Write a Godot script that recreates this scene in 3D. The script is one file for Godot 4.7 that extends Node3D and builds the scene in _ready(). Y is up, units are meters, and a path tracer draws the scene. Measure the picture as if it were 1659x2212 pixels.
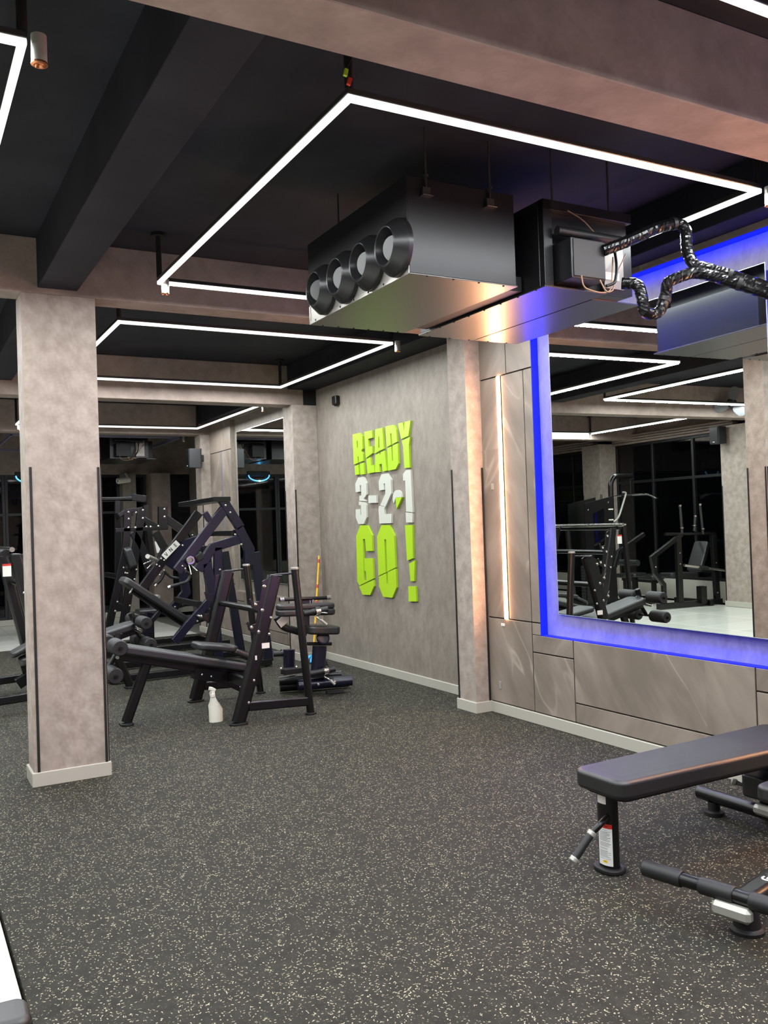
extends Node3D
# A gym at night: LED frames under a black ceiling, plaster columns, a mirror wall with a blue lit recess.
# x runs towards the mirror wall, y up, z towards the camera; metres.

const CEIL := 3.415
const TILE_X := 4.2      # front of the tile cladding
const WALL_X := 4.365    # base wall and mirror glass
const LEFT_X := -3.55    # window plane
const FAR_Z := -16.6
const NEAR_Z := 2.6

var M := {}
var taken := {}

# ---------------------------------------------------------------- mesh collector
class MB:
	var v := PackedVector3Array()
	var n := PackedVector3Array()
	var uv := PackedVector2Array()
	var use_uv := false

	func tri(a: Vector3, b: Vector3, c: Vector3, na: Vector3, nb: Vector3, nc: Vector3) -> void:
		if (b - a).cross(c - a).dot(na + nb + nc) > 0.0:
			v.append(a); v.append(c); v.append(b)
			n.append(na); n.append(nc); n.append(nb)
		else:
			v.append(a); v.append(b); v.append(c)
			n.append(na); n.append(nb); n.append(nc)

	func quad(a: Vector3, b: Vector3, c: Vector3, d: Vector3, nn: Vector3) -> void:
		tri(a, b, c, nn, nn, nn)
		tri(a, c, d, nn, nn, nn)

	func quad4(a: Vector3, b: Vector3, c: Vector3, d: Vector3, na: Vector3, nb: Vector3, nc: Vector3, nd: Vector3) -> void:
		tri(a, b, c, na, nb, nc)
		tri(a, c, d, na, nc, nd)

	# a sheet with texture coordinates: o is its lower left corner
	func card(o: Vector3, right: Vector3, up: Vector3) -> void:
		use_uv = true
		var nn := right.cross(up).normalized()
		var p := [o, o + right, o + right + up, o + up]
		var t := [Vector2(0, 1), Vector2(1, 1), Vector2(1, 0), Vector2(0, 0)]
		for k in [0, 2, 1, 0, 3, 2]:
			v.append(p[k]); n.append(nn); uv.append(t[k])

	# box by two corners, edges chamfered by e
	func box(a: Vector3, b: Vector3, e := 0.0) -> void:
		var lo := Vector3(minf(a.x, b.x), minf(a.y, b.y), minf(a.z, b.z))
		var hi := Vector3(maxf(a.x, b.x), maxf(a.y, b.y), maxf(a.z, b.z))
		obox(Transform3D(Basis(), (lo + hi) / 2.0), hi - lo, e)

	func obox(t: Transform3D, s: Vector3, e := 0.0) -> void:
		var h := s / 2.0
		e = minf(e, minf(h.x, minf(h.y, h.z)) * 0.9)
		var ax := [Vector3.RIGHT, Vector3.UP, Vector3.BACK]
		for i in 3:
			var j := (i + 1) % 3
			var k := (i + 2) % 3
			for sg in [-1.0, 1.0]:
				var c: Vector3 = ax[i] * h[i] * sg
				var p: Vector3 = ax[j] * (h[j] - e)
				var q: Vector3 = ax[k] * (h[k] - e)
				var nn: Vector3 = t.basis * (ax[i] * sg)
				quad(t * (c - p - q), t * (c + p - q), t * (c + p + q), t * (c - p + q), nn.normalized())
		if e <= 0.0:
			return
		for i in 3:
			var j := (i + 1) % 3
			var k := (i + 2) % 3
			for sj in [-1.0, 1.0]:
				for sk in [-1.0, 1.0]:
					var l: Vector3 = ax[i] * (h[i] - e)
					var p: Vector3 = ax[j] * h[j] * sj + ax[k] * (h[k] - e) * sk
					var q: Vector3 = ax[j] * (h[j] - e) * sj + ax[k] * h[k] * sk
					quad(t * (p - l), t * (p + l), t * (q + l), t * (q - l), (t.basis * (ax[j] * sj + ax[k] * sk)).normalized())
		for sx in [-1.0, 1.0]:
			for sy in [-1.0, 1.0]:
				for sz in [-1.0, 1.0]:
					var nn: Vector3 = (t.basis * Vector3(sx, sy, sz)).normalized()
					tri(t * Vector3(sx * h.x, sy * (h.y - e), sz * (h.z - e)), t * Vector3(sx * (h.x - e), sy * h.y, sz * (h.z - e)), t * Vector3(sx * (h.x - e), sy * (h.y - e), sz * h.z), nn, nn, nn)

	# sweep a convex section (points and normals) along a path, mitred at the bends
	func sweep(sec: Array, path: Array, up: Vector3, caps := true, scale_end := 1.0) -> void:
		var pts: Array = []
		for p in path:
			if pts.is_empty() or pts[-1].distance_to(p) > 1e-5:
				pts.append(p)
		if pts.size() < 2:
			return
		var d: Vector3 = (pts[1] - pts[0]).normalized()
		if absf(d.dot(up)) > 0.98:
			up = Vector3.RIGHT if absf(d.x) < 0.9 else Vector3.UP
		var r := d.cross(up).normalized()
		var u := r.cross(d).normalized()
		var m := sec.size()
		for i in pts.size() - 1:
			var dd: Vector3 = (pts[i + 1] - pts[i]).normalized()
			if i > 0:
				var axis := d.cross(dd)
				if axis.length() > 1e-6:
					var turn := Basis(axis.normalized(), d.angle_to(dd))
					r = turn * r
					u = turn * u
				d = dd
			var m0: Vector3 = d if i == 0 else (d + (pts[i] - pts[i - 1]).normalized()).normalized()
			var m1: Vector3 = d if i == pts.size() - 2 else (d + (pts[i + 2] - pts[i + 1]).normalized()).normalized()
			var k0 := lerpf(1.0, scale_end, float(i) / (pts.size() - 1))
			var k1 := lerpf(1.0, scale_end, float(i + 1) / (pts.size() - 1))
			var A := []
			var B := []
			for e in sec:
				var q: Vector3 = r * e[0].x + u * e[0].y
				A.append(pts[i] + (q - d * (q.dot(m0) / d.dot(m0))) * k0)
				B.append(pts[i + 1] + (q - d * (q.dot(m1) / d.dot(m1))) * k1)
			for j in m:
				var jn := (j + 1) % m
				if sec[j].size() > 2 and sec[j][2]:
					continue
				var na: Vector3 = r * sec[j][1].x + u * sec[j][1].y
				var nb: Vector3 = r * sec[jn][1].x + u * sec[jn][1].y
				quad4(A[j], A[jn], B[jn], B[j], na, nb, nb, na)
			if caps and i == 0:
				for j in range(1, m - 1):
					tri(A[0], A[j], A[j + 1], -m0, -m0, -m0)
			if caps and i == pts.size() - 2:
				for j in range(1, m - 1):
					tri(B[0], B[j], B[j + 1], m1, m1, m1)

	func tube(path: Array, rad: float, seg := 12, up := Vector3.UP, caps := true, scale_end := 1.0) -> void:
		sweep(MB.circle(rad, seg), path, up, caps, scale_end)

	# rectangular tube w (sideways) by h (along up), corners rounded by c
	func bar(path: Array, w: float, h: float, up := Vector3.UP, c := 0.006) -> void:
		sweep(MB.rrect(w, h, minf(c, minf(w, h) * 0.49), 2), path, up)

	func oval(path: Array, w: float, h: float, up := Vector3.UP) -> void:
		sweep(MB.rrect(w, h, minf(w, h) * 0.49, 5), path, up)

	static func circle(rad: float, seg: int) -> Array:
		var s := []
		for k in seg:
			var a := TAU * k / seg
			s.append([Vector2(cos(a), sin(a)) * rad, Vector2(cos(a), sin(a))])
		return s

	static func ellipse(rx: float, ry: float, seg: int) -> Array:
		var s := []
		for k in seg:
			var a := TAU * k / seg
			s.append([Vector2(cos(a) * rx, sin(a) * ry), Vector2(cos(a) / rx, sin(a) / ry).normalized()])
		return s

	static func rrect(w: float, h: float, c: float, k: int) -> Array:
		var s := []
		for q in 4:
			var cx := (w / 2.0 - c) * (1.0 if q in [0, 3] else -1.0)
			var cy := (h / 2.0 - c) * (1.0 if q in [0, 1] else -1.0)
			for i in k + 1:
				var a := PI / 2.0 * (q + float(i) / k)
				s.append([Vector2(cx, cy) + Vector2(cos(a), sin(a)) * c, Vector2(cos(a), sin(a))])
		return s

	# upholstered pad: a rounded slab in t's own axes, long along x, thick along y
	func pad(t: Transform3D, lx: float, ty: float, wz: float, rc := 0.05, re := 0.018, crown := 0.0, taper := 1.0) -> void:
		rc = minf(rc, minf(lx, wz) * 0.49)
		re = minf(re, ty * 0.49)
		var ring := []
		for q in 4:
			var cx := (lx / 2.0 - rc) * (1.0 if q in [0, 3] else -1.0)
			var cz := (wz / 2.0 - rc) * (1.0 if q in [0, 1] else -1.0)
			for i in 7:
				var a := PI / 2.0 * (q + i / 6.0)
				ring.append([Vector2(cx, cz), Vector2(cos(a), sin(a))])
		var prof := []
		for i in 5:
			var a := -PI / 2.0 + PI / 2.0 * i / 4.0
			prof.append([-re + re * cos(a), -ty / 2.0 + re + re * sin(a), Vector2(cos(a), sin(a))])
		for i in 5:
			var a := PI / 2.0 * i / 4.0
			prof.append([-re + re * cos(a), ty / 2.0 - re + re * sin(a), Vector2(cos(a), sin(a))])
		prof.append([-minf(rc, 0.06) * 0.98, ty / 2.0 + crown, Vector2(0.05, 1)])
		var rows := []
		for p in prof:
			var row := []
			for e in ring:
				var q: Vector2 = e[0] + e[1] * (rc + p[0])
				q.y *= lerpf(1.0, taper, q.x / lx + 0.5)
				row.append([t * Vector3(q.x, p[1], q.y), (t.basis * Vector3(e[1].x * p[2].x, p[2].y, e[1].y * p[2].x)).normalized()])
			rows.append(row)
		var m := ring.size()
		for i in rows.size() - 1:
			for j in m:
				var k := (j + 1) % m
				quad4(rows[i][j][0], rows[i][k][0], rows[i + 1][k][0], rows[i + 1][j][0], rows[i][j][1], rows[i][k][1], rows[i + 1][k][1], rows[i + 1][j][1])
		var up: Vector3 = (t.basis * Vector3.UP).normalized()
		for j in range(1, m - 1):
			tri(rows[-1][0][0], rows[-1][j][0], rows[-1][j + 1][0], up, up, up)
			tri(rows[0][0][0], rows[0][j][0], rows[0][j + 1][0], -up, -up, -up)

	# lathe: profile of [along, radius] from a in direction d
	func lathe(a: Vector3, d: Vector3, prof: Array, seg := 20) -> void:
		d = d.normalized()
		var r := d.cross(Vector3.UP if absf(d.y) < 0.9 else Vector3.RIGHT).normalized()
		var u := r.cross(d)
		for i in prof.size() - 1:
			var p0: Array = prof[i]
			var p1: Array = prof[i + 1]
			var sl := Vector2(p1[1] - p0[1], p1[0] - p0[0])
			if sl.length() < 1e-7:
				continue
			var nr := sl.y / sl.length()
			var nd := -sl.x / sl.length()
			for k in seg:
				var e0 := r * cos(TAU * k / seg) + u * sin(TAU * k / seg)
				var e1 := r * cos(TAU * (k + 1) / seg) + u * sin(TAU * (k + 1) / seg)
				var n0 := e0 * nr + d * nd
				var n1 := e1 * nr + d * nd
				quad4(a + d * p0[0] + e0 * p0[1], a + d * p0[0] + e1 * p0[1], a + d * p1[0] + e1 * p1[1], a + d * p1[0] + e0 * p1[1], n0, n1, n1, n0)

	# flat polygon in t's x-y plane, made thick along its z
	func plate(t: Transform3D, poly: PackedVector2Array, thick: float) -> void:
		var ids := Geometry2D.triangulate_polygon(poly)
		var f := t.basis.z.normalized()
		for k in range(0, ids.size(), 3):
			var a := poly[ids[k]]
			var b := poly[ids[k + 1]]
			var c := poly[ids[k + 2]]
			tri(t * Vector3(a.x, a.y, thick), t * Vector3(b.x, b.y, thick), t * Vector3(c.x, c.y, thick), f, f, f)
			tri(t * Vector3(a.x, a.y, 0), t * Vector3(b.x, b.y, 0), t * Vector3(c.x, c.y, 0), -f, -f, -f)
		var area := 0.0
		for k in poly.size():
			var p := poly[k]
			var q := poly[(k + 1) % poly.size()]
			area += p.x * q.y - q.x * p.y
		for k in poly.size():
			var p := poly[k]
			var q := poly[(k + 1) % poly.size()]
			var e := (q - p).normalized() * signf(area)
			var nn := (t.basis * Vector3(e.y, -e.x, 0)).normalized()
			quad(t * Vector3(p.x, p.y, 0), t * Vector3(q.x, q.y, 0), t * Vector3(q.x, q.y, thick), t * Vector3(p.x, p.y, thick), nn)

	func ball(c: Vector3, r: float, seg := 10) -> void:
		var prof := []
		for i in seg / 2 + 1:
			var a := PI * i / (seg / 2)
			prof.append([-cos(a) * r, maxf(sin(a) * r, 1e-5)])
		lathe(c, Vector3.UP, prof, seg)

	func mesh() -> ArrayMesh:
		var arr := []
		arr.resize(Mesh.ARRAY_MAX)
		arr[Mesh.ARRAY_VERTEX] = v
		arr[Mesh.ARRAY_NORMAL] = n
		if use_uv:
			arr[Mesh.ARRAY_TEX_UV] = uv
		var am := ArrayMesh.new()
		am.add_surface_from_arrays(Mesh.PRIMITIVE_TRIANGLES, arr)
		return am

# ---------------------------------------------------------------- scene helpers
func numbered(called: String) -> String:
	taken[called] = taken.get(called, -1) + 1
	return called if taken[called] == 0 else "%s_%03d" % [called, taken[called]]

func obj(called: String, mb: MB, mat: Material, parent: Node = null) -> MeshInstance3D:
	var o := MeshInstance3D.new()
	o.mesh = mb.mesh()
	o.material_override = mat
	put(o, called, parent)
	return o

func put(o: Node3D, called: String, parent: Node = null) -> void:
	if parent == null:
		o.name = numbered(called)
		add_child(o)
	else:
		o.name = called
		parent.add_child(o, true)

func share(called: String, mesh: Mesh, mat: Material, t: Transform3D, parent: Node) -> MeshInstance3D:
	var o := MeshInstance3D.new()
	o.mesh = mesh
	o.material_override = mat
	o.transform = t
	put(o, called, parent)
	return o

func thing(called: String, label: String, category: String, at := Vector3.ZERO, group := "", turn := 0.0) -> Node3D:
	var o := Node3D.new()
	put(o, called)
	o.position = at
	o.rotation.y = turn
	tag(o, label, category, group)
	return o

func tag(o: Node, label: String, category: String, group := "") -> void:
	o.set_meta("label", label)
	o.set_meta("category", category)
	if group:
		o.set_meta("group", group)

func struct(o: Node) -> Node:
	o.set_meta("kind", "structure")
	return o

func V(x: float, y: float, z: float) -> Vector3:
	return Vector3(x, y, z)

# a path with its corners rounded
func fillet(pts: Array, r: float, k := 5) -> Array:
	var out := [pts[0]]
	for i in range(1, pts.size() - 1):
		var a: Vector3 = (pts[i - 1] - pts[i])
		var b: Vector3 = (pts[i + 1] - pts[i])
		var t := minf(r, minf(a.length(), b.length()) * 0.45)
		var p0: Vector3 = pts[i] + a.normalized() * t
		var p1: Vector3 = pts[i] + b.normalized() * t
		for j in k + 1:
			var s := float(j) / k
			out.append(p0.lerp(pts[i], s).lerp(pts[i].lerp(p1, s), s))
	out.append(pts[-1])
	return out

# the axes of a slab that runs from a to b, with its upper face towards up
func along(a: Vector3, b: Vector3, up := Vector3.UP) -> Transform3D:
	var x := (b - a).normalized()
	var z := x.cross(up).normalized()
	var y := z.cross(x).normalized()
	return Transform3D(Basis(x, y, z), (a + b) / 2.0)

# ---------------------------------------------------------------- materials
func mat(called: String, c: Color, rough := 0.6, metal := 0.0, spec := 0.5) -> StandardMaterial3D:
	var m := StandardMaterial3D.new()
	m.resource_name = called
	m.albedo_color = c
	m.roughness = rough
	m.metallic = metal
	m.metallic_specular = spec
	M[called] = m
	return m

func rgb8(r: float, g: float, b: float) -> Color:
	return Color(r / 255.0, g / 255.0, b / 255.0)

func noise(seed_: int, freq: float, oct := 4, kind := FastNoiseLite.TYPE_SIMPLEX_SMOOTH) -> FastNoiseLite:
	var f := FastNoiseLite.new()
	f.seed = seed_
	f.frequency = freq
	f.noise_type = kind
	f.fractal_octaves = oct
	f.fractal_type = FastNoiseLite.FRACTAL_FBM
	return f

func grey_image(f: FastNoiseLite, w: int, h: int) -> Image:
	var im := f.get_seamless_image(w, h, false, false, 0.15)
	im.convert(Image.FORMAT_L8)
	return im

func tinted(layers: Array, a: Color, b: Color) -> ImageTexture:
	# layers: [image, weight]; their weighted mean runs from a to b
	var w: int = layers[0][0].get_width()
	var h: int = layers[0][0].get_height()
	var data := []
	for l in layers:
		data.append(l[0].get_data())
	var out := PackedByteArray()
	out.resize(w * h * 3)
	var total := 0.0
	for l in layers:
		total += l[1]
	for i in w * h:
		var s := 0.0
		for k in layers.size():
			s += data[k][i] * layers[k][1]
		s = clampf((s / total / 255.0 - 0.5) * 1.9 + 0.5, 0.0, 1.0)
		out[i * 3] = int(lerpf(a.r, b.r, s) * 255.0)
		out[i * 3 + 1] = int(lerpf(a.g, b.g, s) * 255.0)
		out[i * 3 + 2] = int(lerpf(a.b, b.b, s) * 255.0)
	return ImageTexture.create_from_image(Image.create_from_data(w, h, false, Image.FORMAT_RGB8, out))

func wrap_world(m: StandardMaterial3D, sc: Vector3, off := Vector3.ZERO) -> void:
	m.uv1_triplanar = true
	m.uv1_world_triplanar = true
	m.uv1_triplanar_sharpness = 6.0
	m.uv1_scale = sc
	m.uv1_offset = off

func plaster_mat(called: String, a: Color, b: Color, layers: Array, sc: Vector3, rough := 0.75) -> void:
	var m := mat(called, Color.WHITE, rough)
	m.albedo_texture = tinted(layers, a, b)
	wrap_world(m, sc)

func stone_texture(seed_: int) -> ImageTexture:
	var w := 768
	var base := noise(seed_, 0.006, 4)
	var fine := noise(seed_ + 1, 0.05, 3)
	var vein := noise(seed_ + 2, 0.0085, 3)
	var mask := noise(seed_ + 3, 0.007, 2)
	var out := PackedByteArray()
	out.resize(w * w * 3)
	var lo := rgb8(118, 107, 97)
	var hi := rgb8(146, 133, 121)
	var vc := rgb8(186, 174, 160)
	var i := 0
	for y in w:
		for x in w:
			var p := x * 0.82 + y * 0.57
			var q := -x * 0.57 + y * 0.82
			var s := clampf(0.5 + base.get_noise_2d(p * 1.7, q * 0.7) * 0.9 + fine.get_noise_2d(p * 1.2, q * 0.3) * 0.24, 0.0, 1.0)
			var r := absf(vein.get_noise_2d(p * 1.25, q * 0.38))
			var k := clampf(1.0 - r * 16.0, 0.0, 1.0) * clampf(0.25 + mask.get_noise_2d(p, q * 0.5) * 2.2, 0.0, 1.0) * 0.62
			k = maxf(k, clampf(1.0 - r * 4.5, 0.0, 1.0) * clampf(mask.get_noise_2d(p + 900.0, q * 0.5) * 1.6, 0.0, 1.0) * 0.32)
			var c := lo.lerp(hi, s).lerp(vc, k)
			out[i] = int(c.r * 255.0)
			out[i + 1] = int(c.g * 255.0)
			out[i + 2] = int(c.b * 255.0)
			i += 3
	return ImageTexture.create_from_image(Image.create_from_data(w, w, false, Image.FORMAT_RGB8, out))

func rubber_texture() -> ImageTexture:
	# two metres square of black rubber granulate with pale flecks
	var w := 2048
	var rng := RandomNumberGenerator.new()
	rng.seed = 71
	var out := PackedByteArray()
	out.resize(w * w * 3)
	var g := grey_image(noise(5, 0.012, 4), 512, 512)
	var gd := g.get_data()
	var i := 0
	for y in w:
		for x in w:
			var s := 44 + (gd[(y & 511) * 512 + (x & 511)] - 128) / 14 + ((x * 7919 + y * 104729 + x * y) % 7)
			out[i] = s + 2
			out[i + 1] = s + 1
			out[i + 2] = s
			i += 3
	for k in 26000:
		var cx := rng.randf() * w
		var cy := rng.randf() * w
		var a := rng.randf() * TAU
		var big := k < 10500
		var l := rng.randf_range(2.4, 5.4) if big else rng.randf_range(1.0, 2.4)
		var b := rng.randf_range(1.2, 2.3) if big else rng.randf_range(0.7, 1.3)
		var t := rng.randf_range(0.75, 1.0) if big else rng.randf_range(0.4, 0.75)
		var ca := cos(a)
		var sa := sin(a)
		var bend := rng.randf_range(-0.25, 0.25)
		var ri := int(ceil(l + 1.0))
		for dy in range(-ri, ri + 1):
			for dx in range(-ri, ri + 1):
				var p := dx * ca + dy * sa
				var q := -dx * sa + dy * ca + bend * absf(p)
				if absf(p) <= l and absf(q) <= b * (1.0 - 0.45 * absf(p) / l):
					var j := (((int(cy) + dy + w) % w) * w + (int(cx) + dx + w) % w) * 3
					out[j] = int(224 * t)
					out[j + 1] = int(220 * t)
					out[j + 2] = int(204 * t)
	return ImageTexture.create_from_image(Image.create_from_data(w, w, false, Image.FORMAT_RGB8, out))

func make_materials() -> void:
	var n1 := grey_image(noise(11, 0.022, 4), 512, 512)
	var n2 := grey_image(noise(12, 0.006, 3), 512, 512)
	var n3 := grey_image(noise(13, 0.09, 2), 512, 512)
	plaster_mat("plaster_column", rgb8(140, 128, 118), rgb8(168, 156, 146), [[n1, 1.0], [n2, 0.35], [n3, 0.45]], V(0.72, 0.72, 0.72))
	plaster_mat("plaster_beam", rgb8(130, 115, 106), rgb8(156, 140, 130), [[n1, 0.7], [n2, 0.8], [n3, 0.3]], V(0.6, 0.6, 0.6))
	plaster_mat("plaster_wall", rgb8(121, 112, 102), rgb8(143, 134, 123), [[n1, 0.8], [n2, 0.45], [n3, 0.5]], V(0.8, 0.42, 0.8), 0.6)
	plaster_mat("black_paint", rgb8(31, 32, 38), rgb8(41, 42, 48), [[n2, 1.0], [n1, 0.4]], V(0.4, 0.4, 0.4), 0.7)
	M.black_paint.metallic_specular = 0.3
	for k in 3:
		var s := mat("stone_%d" % k, Color.WHITE, 0.42)
		s.albedo_texture = M.stone_0.albedo_texture if k else stone_texture(31)
		wrap_world(s, V(0.27, 0.27, -0.27 if k == 1 else 0.27), V(0.31 * k, 0.43 * k, 0.17 * k))
	var r := mat("rubber", Color.WHITE, 0.82, 0.0, 0.35)
	r.albedo_color = Color(0.83, 0.82, 0.745)
	r.albedo_texture = rubber_texture()
	wrap_world(r, V(0.5, 0.5, 0.5))
	for k in 3:
		var tl := [rgb8(214, 214, 204), rgb8(208, 209, 198), rgb8(219, 218, 209)]
		mat("floor_tile_%d" % k, tl[k], 0.16, 0.0, 0.5)
	mat("grout", rgb8(120, 118, 110), 0.9)
	mat("baseboard", rgb8(176, 172, 160), 0.45)
	mat("joint_black", rgb8(12, 12, 12), 0.8)
	mat("edge_black", rgb8(9, 9, 9), 0.6)
	mat("mirror", rgb8(232, 238, 234), 0.0, 1.0)
	mat("mirror_edge", rgb8(190, 205, 200), 0.2, 0.3)
	mat("frame_black", rgb8(8, 8, 9), 0.45)
	var gl := mat("window_glass", Color(0.02, 0.025, 0.03, 0.25), 0.02)
	gl.transparency = BaseMaterial3D.TRANSPARENCY_ALPHA
	# gym equipment
	mat("steel_black", rgb8(9, 9, 10), 0.3, 0.0, 0.5)
	mat("steel_navy", rgb8(14, 14, 34), 0.3, 0.0, 0.5)
	mat("vinyl", rgb8(22, 22, 23), 0.44, 0.0, 0.62)
	mat("foam", rgb8(28, 28, 29), 0.55)
	mat("rubber_black", rgb8(13, 13, 13), 0.6)
	mat("grip", rgb8(26, 27, 27), 0.5)
	mat("chrome", rgb8(225, 224, 220), 0.14, 1.0)
	mat("silver_plastic", rgb8(168, 166, 158), 0.35, 0.4)
	mat("bolt", rgb8(226, 224, 216), 0.18, 1.0)
	mat("sheet_metal", rgb8(96, 95, 92), 0.33, 0.85)
	mat("duct_black", rgb8(24, 24, 26), 0.33, 0.1)
	mat("nozzle_black", rgb8(30, 30, 31), 0.3)
	mat("nozzle_disc", rgb8(112, 112, 112), 0.4)
	mat("galvanised", rgb8(146, 143, 136), 0.38, 0.6)
	mat("foil_wrap", rgb8(20, 20, 21), 0.2, 0.35)
	mat("wire_tan", rgb8(150, 116, 88), 0.6)
	mat("wire_black", rgb8(18, 18, 18), 0.5)
	mat("white_plastic", rgb8(226, 224, 210), 0.4)
	mat("label_white", rgb8(222, 220, 212), 0.6)
	mat("label_red", rgb8(196, 48, 32), 0.6)
	mat("label_orange", rgb8(240, 130, 40), 0.6)
	mat("print_dark", rgb8(70, 70, 70), 0.7)
	mat("copper", rgb8(214, 142, 96), 0.25, 0.9)
	mat("lime", rgb8(168, 206, 44), 0.28, 0.0, 0.5)
	mat("sign_white", rgb8(200, 201, 190), 0.35)
	mat("mop_yellow", rgb8(226, 182, 52), 0.4)
	mat("mop_red", rgb8(196, 70, 44), 0.4)
	mat("mop_blue", rgb8(66, 160, 214), 0.8)
	mat("speaker_grey", rgb8(34, 34, 36), 0.55)
	mat("fan_grey", rgb8(104, 106, 110), 0.4)
	mat("led_off", rgb8(120, 120, 140), 0.4)
	glow("led_white", Color(1.0, 0.995, 0.96), 1.6)
	glow("led_warm", Color(1.0, 0.72, 0.52), 44.0)
	glow("led_blue", Color(0.01, 0.12, 1.0), 0.85)
	M.led_blue.albedo_color = Color(0.01, 0.02, 0.12)
	glow("led_green_dot", Color(0.1, 0.9, 0.3), 0.6)
	glow("led_cyan", Color(0.35, 0.75, 1.0), 1.5)

func glow(called: String, c: Color, e: float) -> void:
	var m := mat(called, Color(0.9, 0.9, 0.9), 0.5)
	m.emission_enabled = true
	m.emission = c
	m.emission_energy_multiplier = e

const SOFFIT := 3.066
const DZ2 := -6.77       # the far mirror bay is the near one moved along the wall

func slab(called: String, a: Vector3, b: Vector3, m: Material, e := 0.0, parent: Node = null) -> MeshInstance3D:
	var mb := MB.new()
	mb.box(a, b, e)
	var o := obj(called, mb, m, parent)
	if parent == null:
		struct(o)
	return o

func build_room() -> void:
	# floor: rubber, and white tiles towards the windows and at the far end
	slab("floor", V(0.35, -0.06, -13.0), V(WALL_X, 0.0, NEAR_Z), M.rubber)
	var ft := slab("floor_tiles", V(LEFT_X - 0.1, -0.12, FAR_Z), V(WALL_X + 0.6, -0.062, NEAR_Z), M.grout)
	var tl := MB.new()
	tl.box(V(-0.598, -0.06, -0.298), V(0.598, 0.0, 0.298), 0.002)
	var tm := tl.mesh()
	var k := 0
	for i in 4:
		for j in 32:
			var x := -0.26 - 1.2 * i
			var z := NEAR_Z - 0.3 - 0.6 * j
			if x < -3.8 or z < FAR_Z + 0.2:
				continue
			share("tile", tm, M["floor_tile_%d" % ((i * 5 + j * 7) % 3)], Transform3D(Basis(), V(x, -0.003, z)), ft)
	for i in 3:
		for j in 6:
			share("tile", tm, M["floor_tile_%d" % ((i * 4 + j * 5) % 3)], Transform3D(Basis(), V(0.95 + 1.2 * i, -0.003, -13.31 - 0.6 * j)), ft)
	slab("ceiling", V(LEFT_X - 0.3, CEIL, FAR_Z - 0.3), V(5.2, CEIL + 0.16, NEAR_Z + 0.2), M.black_paint)
	# beams across the room
	for b in [[-2.52, -2.27, SOFFIT], [-6.06, -5.85, SOFFIT], [-9.7, -9.45, 2.96], [-13.2, -12.95, 2.98], [0.95, 1.2, SOFFIT]]:
		slab("ceiling_beam", V(LEFT_X, b[2], b[0]), V(WALL_X, CEIL, b[1]), M.plaster_beam, 0.004)
	# black beams along the room: one down the middle, one against the mirror wall
	for z in [[NEAR_Z, 1.2], [0.95, -2.27], [-2.52, -5.85], [-6.06, -9.45], [-9.7, -12.95], [-13.2, FAR_Z]]:
		slab("ceiling_joist", V(0.82, 3.10, z[1]), V(1.06, CEIL, z[0]), M.black_paint, 0.003)
	for z in [[0.95, -2.27], [-2.52, -5.85], [-6.06, -9.45], [-9.7, -12.95]]:
		slab("wall_joist", V(4.02, 3.14, z[1]), V(WALL_X, CEIL, z[0]), M.black_paint, 0.003)
	# walls
	var wr := slab("wall_right", V(WALL_X + 0.005, 0.0, -13.2), V(WALL_X + 0.2, CEIL, NEAR_Z), M.plaster_wall)
	slab("wall_right_far", V(WALL_X + 0.6, 0.0, FAR_Z), V(WALL_X + 0.8, CEIL, -13.2), M.plaster_wall)
	slab("wall_back", V(LEFT_X, 0.0, NEAR_Z), V(WALL_X, CEIL, NEAR_Z + 0.2), M.plaster_wall)
	clad_bay(wr, 0.0, true)
	clad_bay(wr, DZ2, false)
	clad_bay(wr, 3.54, true)      # the next bay, to the right of the picture: its strips tint the floor and pilaster
	# the word wall is plain plaster in front of the base wall, between two columns
	baseboard("right", V(WALL_X - 0.014, 0.0, -9.45), V(WALL_X + 0.005, 0.086, -6.13))
	baseboard("right_near", V(TILE_X - 0.006, 0.0, -5.88), V(TILE_X + 0.06, 0.086, -2.27))
	baseboard("right_next", V(TILE_X - 0.006, 0.0, -2.27), V(TILE_X + 0.06, 0.086, 1.24))
	baseboard("right_far", V(TILE_X - 0.006, 0.0, -12.95), V(TILE_X + 0.06, 0.086, -9.7))
	# wall columns on the mirror side: [z far, z near]
	for z in [[-6.14, -5.89, 3.14], [-9.7, -9.42, 2.96], [-13.2, -12.93, 2.98], [-2.52, -2.27, SOFFIT]]:
		column("wall_column", V(4.055, 0.0, z[0]), V(WALL_X + 0.004, z[2], z[1]), 1 if z[0] == -6.14 else 3)
	# the free column
	column("column", V(0.72, 0.0, -6.09), V(1.168, SOFFIT, -5.85), 4)
	# columns on the window side
	for z in [[-10.5, -9.93], [-14.1, -13.55], [-6.9, -6.35], [-3.3, -2.75]]:
		column("wall_column", V(LEFT_X - 0.05, 0.0, z[0]), V(-3.13, 2.96, z[1]), 2)
	build_windows()

func baseboard(side: String, a: Vector3, b: Vector3) -> void:
	slab("baseboard_" + side, a, b, M.baseboard, 0.004)

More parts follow.
